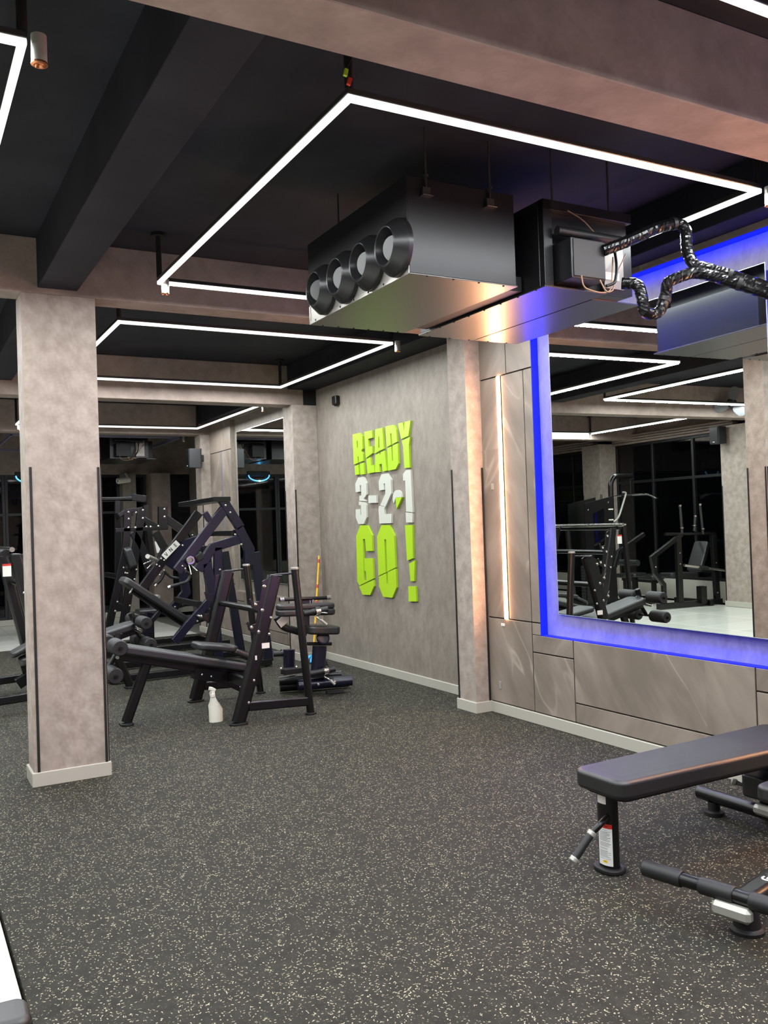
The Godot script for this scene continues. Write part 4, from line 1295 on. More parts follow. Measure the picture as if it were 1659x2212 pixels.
	part_bar(t, "lever", M.steel_black, [V(0.046, 1.718, 0.400), V(0.277, 1.546, 0.400), V(0.370, 1.346, 0.400)], 0.1, 0.06, V(0, 0, 1), 0.006)
	part_bar(t, "lever", M.steel_black, [V(-0.361, 1.539, 0.400), V(-0.272, 1.374, 0.400), V(-0.167, 1.062, 0.400)], 0.09, 0.06, V(0, 0, 1), 0.006)
	part_bar(t, "lever", M.steel_black, [V(-0.076, 1.539, 0.400), V(0.034, 1.322, 0.400), V(-0.029, 1.170, 0.400)], 0.1, 0.06, V(0, 0, 1), 0.006)
	part_pad(t, "chest_pad", M.vinyl, V(-0.460, 1.353, 0.400), V(-0.384, 1.103, 0.400), 0.09, 0.26, 0.02, V(-1, 0.3, 0), 0.05)
	part_tube(t, "pad_stay", M.steel_black, [V(-0.490, 1.288, 0.400), V(-0.421, 1.105, 0.400), V(-0.524, 1.082, 0.400)], 0.012, 0.04)
	bolts("bolt", [V(-0.419, 1.802, 0.433), V(-0.421, 1.717, 0.433), V(-0.426, 1.608, 0.433), V(-0.325, 1.795, 0.433), V(-0.239, 1.822, 0.433), V(-0.242, 1.721, 0.433), V(0.035, 1.830, 0.433), V(0.035, 1.733, 0.433), V(-0.203, 1.612, 0.433), V(-0.148, 1.610, 0.433), V(-0.049, 1.615, 0.433), V(-0.340, 1.605, 0.433), V(-0.497, 1.109, 0.433), V(-0.342, 1.077, 0.433), V(-0.368, 0.955, 0.433), V(-0.479, 1.042, 0.433), V(-0.456, 1.036, 0.433), V(-0.587, 0.689, 0.433), V(-0.437, 0.630, 0.433), V(-0.462, 0.509, 0.433), V(-0.618, 0.575, 0.433)], V(0, 0, 1), 0.016, t)
	part_bar(t, "upright", M.steel_black, [V(-0.371, 1.980, -0.400), V(-0.413, 0.569, -0.400)], 0.07, 0.06, V(0, 0, 1), 0.006)
	part_tube(t, "pull_bar", M.steel_black, [V(-0.596, 1.999, -0.400), V(-0.140, 1.996, -0.400)], 0.03, 0.04)
	part_bar(t, "top_head", M.steel_black, [V(-0.180, 2.022, -0.400), V(0.002, 1.994, -0.400)], 0.1, 0.09, V(0, 1, 0), 0.006)
	part_bar(t, "label_plate", M.label_white, [V(0.138, 1.414, -0.400), V(0.164, 1.258, -0.400)], 0.06, 0.01, V(0, 0, 1), 0.006)
	part_bar(t, "upright", M.steel_black, [V(-0.001, 1.912, -0.400), V(0.078, 1.149, -0.400)], 0.07, 0.06, V(0, 0, 1), 0.006)
	part_bar(t, "base_rail", M.steel_black, [V(-1.050, 0.050, 0.400), V(0.850, 0.050, 0.400)], 0.08, 0.07, V(0, 1, 0), 0.006)
	part_bar(t, "base_rail", M.steel_black, [V(-1.050, 0.050, -0.400), V(0.850, 0.050, -0.400)], 0.08, 0.07, V(0, 1, 0), 0.006)
	part_bar(t, "base_rail", M.steel_black, [V(-0.800, 0.050, 0.400), V(-0.800, 0.050, -0.400)], 0.07, 0.07, V(0, 1, 0), 0.006)
	part_bar(t, "base_rail", M.steel_black, [V(0.700, 0.050, 0.400), V(0.700, 0.050, -0.400)], 0.07, 0.07, V(0, 1, 0), 0.006)
	part_bar(t, "upright", M.steel_black, [V(0.700, 0.060, 0.400), V(0.550, 1.200, 0.400), V(0.300, 1.620, 0.400)], 0.09, 0.06, V(0, 0, 1), 0.006)
	part_bar(t, "cross_member", M.steel_black, [V(-0.380, 1.780, 0.400), V(-0.380, 1.780, -0.400)], 0.06, 0.06, V(0, 1, 0), 0.006)
	part_bar(t, "cross_member", M.steel_black, [V(-0.550, 1.000, 0.400), V(-0.550, 1.000, -0.400)], 0.06, 0.06, V(0, 1, 0), 0.006)
	part_pad(t, "seat_pad", M.vinyl, V(-0.250, 0.500, 0.000), V(0.100, 0.500, 0.000), 0.07, 0.32, 0.0, V(0, 1, 0), 0.05)
	part_bar(t, "seat_post", M.steel_black, [V(-0.080, 0.460, 0.000), V(-0.080, 0.050, 0.000)], 0.08, 0.08, V(0, 0, 1), 0.006)
	t = thing("preacher_curl_machine", "navy plate-loaded seat machine with arm pads, beside the green lettered wall", "gym machine", V(3.500, 0.000, -7.450))
	part_oval(t, "floor_tube", M.steel_navy, [V(-0.315, 0.102, -0.020), V(0.170, 0.111, 0.100)], 0.115, 0.1, V(0, 1, 0))
	bolts("bolt", [V(-0.169, 0.113, 0.110), V(-0.018, 0.122, 0.140)], V(0, 0, 1), 0.014, t)
	part_bar(t, "foot_pad", M.rubber_black, [V(-0.050, 0.012, 0.020), V(0.100, 0.012, 0.060)], 0.09, 0.024, V(0, 1, 0), 0.006)
	part_oval(t, "post", M.steel_navy, [V(-0.148, 0.167, 0.050), V(-0.117, 0.450, 0.050)], 0.135, 0.09, V(0, 0, 1))
	part_pad(t, "seat_pad", M.vinyl, V(-0.260, 0.615, 0.050), V(0.030, 0.590, 0.050), 0.075, 0.3, 0.02, V(0, 1, 0), 0.05)
	part_lathe(t, "seat_dial", M.steel_navy, V(-0.118, 0.528, 0.120), V(0, 0.25, 1), [[0.0, 0.0], [0.0, 0.062], [0.02, 0.062], [0.026, 0.05], [0.026, 0.0]])
	part_bar(t, "seat_bracket", M.steel_black, [V(-0.236, 0.481, 0.050), V(-0.001, 0.458, 0.050)], 0.035, 0.03, V(0, 1, 0), 0.006)
	part_pad(t, "arm_pad", M.vinyl, V(-0.523, 0.832, 0.050), V(0.034, 0.810, 0.050), 0.055, 0.14, 0.0, V(0, 1, 0), 0.05)
	part_pad(t, "arm_pad", M.vinyl, V(-0.524, 0.782, 0.050), V(0.032, 0.757, 0.050), 0.06, 0.16, 0.0, V(0, 1, 0), 0.05)
	part_tube(t, "handle_bar", M.steel_black, [V(-0.476, 0.899, 0.050), V(-0.018, 0.884, 0.050)], 0.017, 0.04)
	part_lathe(t, "handle_end", M.chrome, V(-0.465, 0.898, 0.050), V(-1, 0, 0), [[-0.01, 0.02], [0.03, 0.02], [0.034, 0.0]])
	part_lathe(t, "handle_end", M.chrome, V(-0.025, 0.885, 0.050), V(1, 0, 0), [[-0.01, 0.02], [0.03, 0.02], [0.034, 0.0]])
	part_tube(t, "handle_stem", M.chrome, [V(-0.172, 0.887, 0.050), V(-0.177, 0.845, 0.050)], 0.014, 0.04)
	part_bar(t, "mast", M.steel_navy, [V(-0.250, 0.876, 0.050), V(-0.259, 0.651, 0.050)], 0.075, 0.06, V(0, 0, 1), 0.006)
	part_tube(t, "plate_peg", M.grip, [V(-0.292, 0.765, 0.120), V(-0.083, 0.795, 0.180)], 0.026, 0.04)
	part_lathe(t, "collar", M.chrome, V(-0.200, 0.777, 0.150), V(1, 0.06, 0), [[0.0, 0.026], [0.0, 0.042], [0.045, 0.042], [0.045, 0.026]])
	part_tube(t, "collar_lever", M.chrome, [V(-0.199, 0.738, 0.160), V(-0.163, 0.700, 0.200)], 0.006, 0.04)
	part_tube(t, "collar_lever", M.silver_plastic, [V(-0.166, 0.706, 0.200), V(-0.117, 0.659, 0.220)], 0.013, 0.04)
	part_tube(t, "collar_lever", M.chrome, [V(-0.170, 0.774, 0.160), V(-0.100, 0.759, 0.200)], 0.006, 0.04)
	part_tube(t, "plate_peg", M.grip, [V(-0.253, 0.220, 0.120), V(-0.031, 0.248, 0.180)], 0.026, 0.04)
	part_lathe(t, "collar", M.chrome, V(-0.139, 0.234, 0.150), V(1, 0.06, 0), [[0.0, 0.026], [0.0, 0.042], [0.045, 0.042], [0.045, 0.026]])
	part_tube(t, "collar_lever", M.chrome, [V(-0.131, 0.186, 0.160), V(-0.091, 0.155, 0.200)], 0.006, 0.04)
	part_tube(t, "collar_lever", M.silver_plastic, [V(-0.091, 0.155, 0.200), V(-0.056, 0.115, 0.220)], 0.013, 0.04)
	part_tube(t, "lever_rod", M.grip, [V(-0.092, 0.343, 0.050), V(-0.042, 0.233, 0.050)], 0.02, 0.04)
	part_lathe(t, "lever_joint", M.chrome, V(-0.092, 0.346, 0.050), V(0, 0, 1), [[-0.01, 0.0], [-0.01, 0.024], [0.03, 0.024], [0.03, 0.0]])
	part_tube(t, "leg_tube", M.grip, [V(-0.469, 0.734, -0.100), V(-0.413, 0.635, -0.100), V(-0.273, 0.587, -0.100), V(-0.189, 0.553, -0.100)], 0.035, 0.1)
	part_bar(t, "label", M.label_white, [V(-0.446, 0.725, -0.062), V(-0.403, 0.663, -0.062)], 0.1, 0.004, V(0, 0, 1), 0.001)
	part_oval(t, "short_post", M.steel_navy, [V(-0.294, 0.402, -0.250), V(-0.300, 0.237, -0.250)], 0.11, 0.08, V(0, 0, 1))
	part_oval(t, "floor_tube", M.steel_black, [V(-0.380, 0.060, -0.300), V(0.250, 0.060, -0.120)], 0.1, 0.1, V(0, 1, 0))
	part_oval(t, "spine_tube", M.steel_black, [V(-0.400, 0.120, -0.250), V(0.120, 0.160, 0.000)], 0.09, 0.08, V(0, 1, 0))
	part_bar(t, "foot_plate", M.duct_black, [V(-0.447, 0.236, -0.050), V(-0.258, 0.238, -0.050)], 0.05, 0.1, V(0, 0, 1), 0.004)
	part_tube(t, "plate_peg", M.grip, [V(-0.410, 0.360, -0.350), V(-0.260, 0.360, -0.300)], 0.026, 0.04)
	part_lathe(t, "collar", M.chrome, V(-0.340, 0.360, -0.330), V(1, 0, 0), [[0.0, 0.026], [0.0, 0.04], [0.03, 0.04], [0.03, 0.026]])
	bolts("bolt", [V(-0.261, 0.790, 0.110), V(-0.346, 0.753, 0.110), V(-0.300, 0.194, 0.110), V(-0.528, 0.293, 0.110), V(-0.380, 0.293, 0.110), V(-0.317, 0.299, 0.110)], V(0, 0, 1), 0.013, t)

# printed badge on the lever arm of the press
func press_badge(t: Node) -> void:
	var a := V(-0.273, 1.262, -0.450)
	var b := V(-0.127, 1.400, -0.450)
	var x := along(a, b, V(0, 0, 1))
	var n := x.basis.y.normalized()
	var card := MB.new()
	card.obox(Transform3D(x.basis, (a + b) / 2.0 + n * 0.032), V(0.24, 0.002, 0.072))
	var c := obj("badge", card, M.label_white, t)
	var k := 0
	for ch in ["V", "N", "E"]:
		var tm := TextMesh.new()
		tm.text = ch
		tm.font_size = 16
		tm.pixel_size = 0.0036
		tm.depth = 0.002
		var f := SystemFont.new()
		f.font_names = PackedStringArray(["Droid Sans"])
		f.font_weight = 700
		tm.font = f
		var o := MeshInstance3D.new()
		o.mesh = tm
		o.material_override = M.print_dark
		# letters read up the arm
		o.transform = Transform3D(Basis(x.basis.x, -x.basis.z, n), (a + b) / 2.0 + n * 0.034 + x.basis.x * (0.075 * (k - 1)))
		put(o, "letter", c)
		k += 1

func label_texture() -> ImageTexture:
	# the printed warning sheet: red head, grey lines, yellow mark
	var im := Image.create(96, 224, false, Image.FORMAT_RGB8)
	im.fill(rgb8(226, 226, 222))
	im.fill_rect(Rect2i(0, 0, 96, 24), rgb8(196, 44, 30))
	im.fill_rect(Rect2i(30, 10, 36, 5), rgb8(90, 20, 16))
	var rng := RandomNumberGenerator.new()
	rng.seed = 3
	var y := 32
	while y < 188:
		im.fill_rect(Rect2i(10, y, rng.randi_range(50, 76), 2), rgb8(120, 120, 122))
		y += 5 if rng.randf() < 0.8 else 9
	im.fill_rect(Rect2i(34, 196, 28, 14), rgb8(228, 190, 40))
	im.fill_rect(Rect2i(40, 200, 14, 3), rgb8(120, 90, 20))
	return ImageTexture.create_from_image(im)

func build_right_benches() -> void:
	# flat bench: narrow head at the left, tapering pad, oval post with sheets of print
	var t := thing("flat_bench", "black flat bench in the right foreground with a red headed warning sheet", "weight bench", V(2.70, 0.0, -2.945))
	var turn := Basis(Vector3.UP, deg_to_rad(0.5))
	var pad := MB.new()
	pad.pad(Transform3D(turn, V(0.58, 0.402, 0.035)), 1.36, 0.082, 0.30, 0.055, 0.02, 0.006, 1.28)
	var po := obj("pad", pad, M.vinyl, t)
	var board := MB.new()
	board.pad(Transform3D(turn, V(0.58, 0.353, 0.035)), 1.28, 0.018, 0.24, 0.04, 0.004, 0.0, 1.2)
	obj("pad_board", board, M.rubber_black, po)
	var post := MB.new()
	post.sweep(MB.ellipse(0.0525, 0.0375, 24), [V(0, 0.012, 0), V(0, 0.35, 0)], V(1, 0, 0))
	obj("post", post, M.steel_black, t)
	var ft := MB.new()
	ft.pad(Transform3D(Basis(), V(0, 0.012, 0)), 0.115, 0.024, 0.145, 0.055, 0.009)
	obj("foot", ft, M.rubber_black, t)
	var spine := MB.new()
	spine.bar([V(-0.03, 0.325, 0), V(1.10, 0.325, 0.02)], 0.06, 0.05, V(0, 1, 0), 0.01)
	obj("spine", spine, M.steel_black, t)
	var rear := MB.new()
	rear.sweep(MB.rrect(0.10, 0.07, 0.034, 5), [V(1.06, 0.02, 0.0), V(1.06, 0.33, 0.0)], V(1, 0, 0))
	obj("post", rear, M.steel_black, t)
	var rf := MB.new()
	rf.tube([V(0.94, 0.095, -0.33), V(0.94, 0.095, 0.22)], 0.034, 16)
	obj("rear_foot", rf, M.steel_black, t)
	for z in [-0.24, 0.16]:
		var dk := MB.new()
		dk.lathe(V(0.94, 0.0, z), V(0, 1, 0), [[0.0, 0.0], [0.0, 0.05], [0.02, 0.05], [0.026, 0.03], [0.07, 0.03]], 18)
		obj("foot", dk, M.rubber_black, t)
	var hub := MB.new()
	hub.pad(Transform3D(Basis(), V(0.99, 0.215, 0.05)), 0.20, 0.11, 0.17, 0.03, 0.012)
	obj("hinge_cover", hub, M.vinyl, t)
	var hc := MB.new()
	hc.obox(Transform3D(Basis(), V(0.905, 0.115, 0.10)), V(0.05, 0.05, 0.13), 0.014)
	obj("end_cap", hc, M.silver_plastic, t)
	var kb := MB.new()
	kb.lathe(V(0.93, 0.20, -0.045), V(-0.6, 0.3, -0.6), [[0.0, 0.008], [0.03, 0.012], [0.04, 0.018], [0.055, 0.014], [0.06, 0.0]], 12)
	obj("knob", kb, M.silver_plastic, t)
	# side handle
	var h0 := V(-0.035, 0.245, 0.03)
	var bend := MB.new()
	bend.tube(fillet([h0, V(-0.085, 0.235, 0.05), V(-0.13, 0.195, 0.035)], 0.03, 4), 0.014, 12)
	obj("handle_stem", bend, M.steel_black, t)
	var d := V(-0.115, -0.125, -0.02).normalized()
	var g0 := V(-0.125, 0.20, 0.036)
	var grip := MB.new()
	grip.lathe(g0, d, [[0.0, 0.0], [0.0, 0.0165], [0.13, 0.0175], [0.13, 0.0]], 16)
	obj("grip", grip, M.grip, t)
	for k in [0.0, 0.132]:
		var r := MB.new()
		r.lathe(g0 + d * (k - 0.006), d, [[-0.001, 0.0], [0.0, 0.018], [0.003, 0.0195], [0.017, 0.0195], [0.02, 0.018], [0.02, 0.0]], 18)
		obj("grip_ring", r, M.silver_plastic, t)
	# printed sheets, bent round the post
	var lm := mat("warning_print", Color.WHITE, 0.55)
	lm.albedo_texture = label_texture()
	wrapped_sheet("warning_sheet", t, lm, V(0, 0, 0), 0.0385, 0.0535, deg_to_rad(122), deg_to_rad(206), 0.035, 0.215)
	wrapped_sheet("maker_label", t, M.label_white, V(0, 0, 0), 0.0385, 0.0535, deg_to_rad(150), deg_to_rad(206), 0.300, 0.345)

	# adjustable bench whose foot end reaches into the picture at the lower right
	adjustable_bench("black adjustable bench foot with padded cross bar at the lower right edge", V(2.66, 0.0, -2.235), deg_to_rad(12), true)

	# bottom left corner: end of a padded arm
	var a := thing("bench_arm", "black padded bench arm end in the bottom left corner", "weight bench", V(-0.25, 0.0, -2.17))
	part_pad(a, "arm_pad", M.vinyl, V(-0.45, 0.462, -0.03), V(0.49, 0.462, 0.02), 0.075, 0.115, 0.0, Vector3.UP, 0.03)
	part_bar(a, "arm_rail", M.steel_black, [V(-0.45, 0.40, -0.03), V(0.40, 0.40, 0.015)], 0.05, 0.05, V(0, 1, 0))
	part_bar(a, "post", M.steel_black, [V(0.0, 0.02, 0.0), V(0.0, 0.40, 0.0)], 0.06, 0.08, V(0, 0, 1))
	part_bar(a, "floor_rail", M.steel_black, [V(0.0, 0.03, -0.2), V(0.0, 0.03, 0.3)], 0.06, 0.06, V(0, 1, 0))

func wrapped_sheet(called: String, parent: Node, m: Material, o: Vector3, rx: float, rz: float, a0: float, a1: float, y0: float, y1: float) -> void:
	var mb := MB.new()
	mb.use_uv = true
	var k := 8
	for i in k:
		var p := []
		for j in [i, i + 1]:
			# the sheet reads from its left edge, which lies at a1 towards the window side
			var a := lerpf(a1, a0, float(j) / k)
			p.append([o + V(cos(a) * rx, 0, sin(a) * rz), V(cos(a) / rx, 0, sin(a) / rz).normalized(), float(j) / k])
		var q := [[p[0], y0, 1.0], [p[1], y0, 1.0], [p[1], y1, 0.0], [p[0], y1, 0.0]]
		for c in [0, 2, 1, 0, 3, 2]:
			mb.v.append(q[c][0][0] + V(0, q[c][1], 0))
			mb.n.append(q[c][0][1])
			mb.uv.append(Vector2(q[c][0][2], q[c][2]))
	obj(called, mb, m, parent)

func adjustable_bench(label: String, at: Vector3, turn: float, lettered: bool) -> void:
	var t := thing("adjustable_bench", label, "weight bench", at, "", turn)
	# main beam, flat and wide, rising away from the foot
	var beam := MB.new()
	beam.oval([V(-0.02, 0.115, 0), V(0.95, 0.15, 0)], 0.10, 0.06, V(0, 1, 0))
	var bo := obj("beam", beam, M.steel_black, t)
	var cap := MB.new()
	cap.obox(Transform3D(Basis(), V(-0.045, 0.105, 0)), V(0.045, 0.055, 0.15), 0.014)
	obj("end_cap", cap, M.silver_plastic, t)
	var ped := MB.new()
	ped.lathe(V(0.06, 0, 0), V(0, 1, 0), [[0.0, 0.0], [0.0, 0.062], [0.012, 0.062], [0.018, 0.056], [0.022, 0.05], [0.09, 0.042]], 26)
	obj("foot", ped, M.rubber_black, t)
	# padded cross bar, in sleeves of two widths
	var y := 0.155
	var core := MB.new()
	core.tube([V(-0.02, y, -0.36), V(-0.02, y, 0.36)], 0.026, 16)
	obj("cross_bar", core, M.steel_black, t)
	for s in [[-0.375, -0.21], [-0.135, 0.0], [0.06, 0.22], [0.25, 0.37]]:
		var sl := MB.new()
		sl.lathe(V(-0.02, y, s[0]), V(0, 0, 1), [[0.0, 0.0], [0.0, 0.029], [0.004, 0.032], [s[1] - s[0] - 0.004, 0.032], [s[1] - s[0], 0.029], [s[1] - s[0], 0.0]], 18)
		obj("sleeve", sl, M.grip, t)
	bolts("bolt", [V(-0.04, y - 0.032, -0.17), V(-0.04, y - 0.032, -0.08)], V(-0.4, -1, 0), 0.009, t)
	# seat, back and rear frame
	part_bar(t, "seat_post", M.steel_black, [V(0.62, 0.14, 0), V(0.58, 0.36, 0)], 0.07, 0.06, V(0, 0, 1))
	part_pad(t, "seat_pad", M.vinyl, V(0.42, 0.40, 0), V(0.74, 0.38, 0), 0.07, 0.28, 0.0)
	part_pad(t, "back_pad", M.vinyl, V(0.76, 0.41, 0), V(0.98, 1.02, 0), 0.075, 0.28, 0.0, V(-1, 0.4, 0))
	part_bar(t, "rear_post", M.steel_black, [V(0.92, 0.04, 0), V(0.86, 0.5, 0)], 0.07, 0.06, V(0, 0, 1))
	part_bar(t, "rear_foot", M.steel_black, [V(0.92, 0.04, -0.2), V(0.92, 0.04, 0.2)], 0.06, 0.07, V(0, 1, 0))
	if lettered:
		var tm := TextMesh.new()
		tm.text = "Ge"
		tm.font_size = 16
		tm.pixel_size = 0.0034
		tm.depth = 0.0015
		var f := SystemFont.new()
		f.font_names = PackedStringArray(["Droid Sans"])
		f.font_weight = 700
		tm.font = f
		var o := MeshInstance3D.new()
		o.mesh = tm
		o.material_override = M.label_white
		o.transform = Transform3D(Basis(V(1, 0.038, 0).normalized(), V(0, 0, -1), V(-0.038, 1, 0).normalized()), V(0.22, 0.1545, 0.012))
		put(o, "lettering", bo)

func build_mirror_side() -> void:
	# lat pulldown tower on the tiles, seen in the mirror
	var t := thing("lat_pulldown", "black lat pulldown tower with a weight stack shroud, seen in the mirror", "gym machine", V(-1.85, 0.0, -11.9))
	part_plate(t, "shroud", M.steel_black, [0.62, 0.05, 0.62, 1.77, 0.03, 1.88, -0.02, 0.05], 0.22, 0.02)
	part_plate(t, "shroud", M.steel_black, [0.62, 0.05, 0.62, 1.77, 0.03, 1.88, -0.02, 0.05], -0.22, 0.02)
	part_plate(t, "stack_window", M.window_glass, [0.45, 0.2, 0.45, 1.60, 0.22, 1.68, 0.22, 0.2], 0.235, 0.004)
	for k in 12:
		part_bar(t, "weight_plate", M.rubber_black, [V(0.14, 0.14 + 0.05 * k, 0), V(0.52, 0.14 + 0.05 * k, 0)], 0.12, 0.044, V(0, 1, 0), 0.004)
	part_tube(t, "mast", M.steel_black, [V(-0.14, 0.05, 0), V(-0.14, 2.12, 0), V(-0.22, 2.235, 0), V(-0.62, 2.235, 0)], 0.045, 0.14)
	part_tube(t, "side_handle", M.silver_plastic, [V(-0.28, 1.95, 0.14), V(-0.36, 1.94, 0.14), V(-0.16, 1.48, 0.14), V(0.08, 1.39, 0.14)], 0.017, 0.12)
	part_tube(t, "cable", M.wire_black, [V(-0.58, 2.2, 0), V(-0.58, 1.93, 0)], 0.006)
	part_tube(t, "pull_bar", M.chrome, [V(-0.58, 1.82, -0.62), V(-0.58, 1.90, -0.42), V(-0.58, 1.90, 0.42), V(-0.58, 1.82, 0.62)], 0.014, 0.08)
	part_tube(t, "pull_bar", M.steel_black, [V(-0.36, 1.88, 0.02), V(-1.02, 1.89, 0.0), V(-1.20, 1.83, 0.0)], 0.013, 0.06)
	part_bar(t, "base_rail", M.steel_black, [V(0.65, 0.04, 0.25), V(-0.95, 0.04, 0.25)], 0.07, 0.07, V(0, 1, 0))
	part_bar(t, "base_rail", M.steel_black, [V(0.65, 0.04, -0.25), V(-0.95, 0.04, -0.25)], 0.07, 0.07, V(0, 1, 0))
	part_pad(t, "seat_pad", M.vinyl, V(-0.75, 0.50, 0), V(-0.45, 0.50, 0), 0.07, 0.32)
	part_bar(t, "seat_post", M.steel_black, [V(-0.6, 0.04, 0), V(-0.6, 0.47, 0)], 0.08, 0.08, V(0, 0, 1))
	for s in [-1.0, 1.0]:
		part_lathe(t, "thigh_roller", M.foam, V(-0.45, 0.72, 0.06 * s), V(0, 0, s), [[0.0, 0.0], [0.0, 0.055], [0.2, 0.055], [0.2, 0.0]])
	bolts("bolt", [V(0.55, 1.66, 0.232), V(0.12, 1.78, 0.232), V(-0.08, 1.3, 0.232), V(-0.08, 1.1, 0.232)], V(0, 0, 1), 0.014, t)
	for y in [1.66, 1.48]:
		part_bar(t, "label", M.label_white, [V(0.02, y, 0.232), V(0.12, y, 0.232)], 0.004, 0.02, V(0, 1, 0), 0.001)
	# plate loaded lever press by the windows
	var p := thing("lever_press", "black lever press with upright plate pegs by the windows, seen in the mirror", "gym machine", V(-2.7, 0.0, -10.8))
	part_tube(p, "top_rail", M.steel_black, [V(0.55, 1.22, 0), V(-0.55, 1.19, 0)], 0.025)
	for q in [[0.20, 1.30, 0.22, 1.66], [-0.26, 1.27, -0.22, 1.67], [-0.07, 1.33, -0.10, 1.48]]:
		part_tube(p, "plate_peg", M.grip, [V(q[0], q[1] - 0.08, 0.02), V(q[2], q[3], 0.02)], 0.022)
		part_lathe(p, "peg_end", M.chrome, V(q[2], q[3], 0.02), V(0, 1, 0), [[0.0, 0.026], [0.03, 0.026], [0.032, 0.0]])
		part_lathe(p, "peg_collar", M.chrome, V(q[0], q[1], 0.02), V(0, 1, 0), [[0.0, 0.03], [0.02, 0.03], [0.022, 0.0]])
	part_bar(p, "lever", M.steel_black, [V(0.20, 1.20, 0), V(0.85, 0.85, 0), V(0.80, 0.60, 0), V(0.62, 0.40, 0), V(0.62, 0.08, 0)], 0.07, 0.06, V(0, 0, 1))
	part_bar(p, "lever", M.steel_black, [V(0.55, 1.22, -0.5), V(1.1, 0.95, -0.5), V(1.2, 0.7, -0.5)], 0.07, 0.06, V(0, 0, 1))
	part_bar(p, "frame", M.steel_black, [V(0.28, 0.03, 0), V(0.28, 1.18, 0)], 0.10, 0.07, V(0, 0, 1))
	part_bar(p, "frame", M.steel_black, [V(-0.54, 0.03, 0), V(-0.50, 1.18, 0)], 0.10, 0.07, V(0, 0, 1))
	part_bar(p, "base_rail", M.steel_black, [V(0.75, 0.05, 0), V(-0.62, 0.05, 0)], 0.09, 0.09, V(0, 1, 0))
	part_bar(p, "base_rail", M.steel_black, [V(-0.3, 0.05, -0.7), V(-0.3, 0.05, 0.12)], 0.09, 0.09, V(0, 1, 0))
	part_bar(p, "short_post", M.steel_black, [V(-0.15, 0.05, 0.05), V(-0.15, 0.33, 0.05)], 0.12, 0.12, V(0, 0, 1))
	part_tube(p, "handle_bar", M.chrome, [V(0.26, 0.70, 0.1), V(-0.72, 0.56, 0.1)], 0.025)
	part_lathe(p, "grip", M.grip, V(-0.05, 0.655, 0.1), V(-0.98, -0.14, 0), [[0.0, 0.0], [0.0, 0.032], [0.2, 0.032], [0.2, 0.0]])
	part_pad(p, "seat_pad", M.vinyl, V(0.25, 0.52, -0.35), V(-0.35, 0.50, -0.35), 0.08, 0.32)
	part_pad(p, "back_pad", M.vinyl, V(-0.40, 0.55, -0.35), V(-0.62, 1.05, -0.35), 0.08, 0.32, 0.0, V(1, 0.4, 0))
	bolts("bolt", [V(0.28, 0.9, 0.036), V(0.28, 0.72, 0.036), V(0.80, 0.70, 0.032), V(-0.52, 0.7, 0.036), V(-0.52, 0.2, 0.036)], V(0, 0, 1), 0.014, p)
	# flat benches along the windows
	for k in 2:
		var b := thing("flat_bench", ["low black bench by the windows beyond the lever press, seen in the mirror", "low black bench on the tiles beyond the pulldown tower, seen in the mirror"][k], "weight bench", V(-2.95 + 2.1 * k, 0.0, -13.0 if k else -12.4))
		part_pad(b, "pad", M.vinyl, V(-0.1, 0.42, -0.55), V(0.0, 0.42, 0.55), 0.08, 0.28)
		part_bar(b, "spine", M.steel_black, [V(-0.09, 0.35, -0.5), V(0.0, 0.35, 0.5)], 0.06, 0.06, V(0, 1, 0))
		part_bar(b, "leg", M.steel_black, [V(-0.08, 0.0, -0.42), V(-0.08, 0.36, -0.42)], 0.07, 0.07, V(0, 0, 1))
		part_bar(b, "leg", M.steel_black, [V(0.0, 0.0, 0.42), V(0.0, 0.36, 0.42)], 0.07, 0.07, V(0, 0, 1))

func speaker(label: String, at: Vector3, turn: float) -> void:
	var t := thing("wall_speaker", label, "speaker", at, "black wall speakers", turn)
	# its back is at x = 0 and it faces +x
	var b := MB.new()
	b.sweep(MB.rrect(0.20, 0.19, 0.03, 4), [V(0.145, -0.14, 0), V(0.145, 0.14, 0)], V(1, 0, 0))
	obj("cabinet", b, M.speaker_grey, t)
	var g := MB.new()
	g.box(V(0.236, -0.13, -0.085), V(0.246, 0.13, 0.085), 0.004)
	obj("grille", g, M.steel_black, t)
	var k := MB.new()
	k.box(V(0.0, -0.05, -0.03), V(0.06, 0.05, 0.03), 0.004)
	obj("bracket", k, M.steel_black, t)
	var l := MB.new()
	l.box(V(0.246, -0.115, -0.02), V(0.248, -0.105, 0.02))
	obj("badge", l, M.label_white, t)

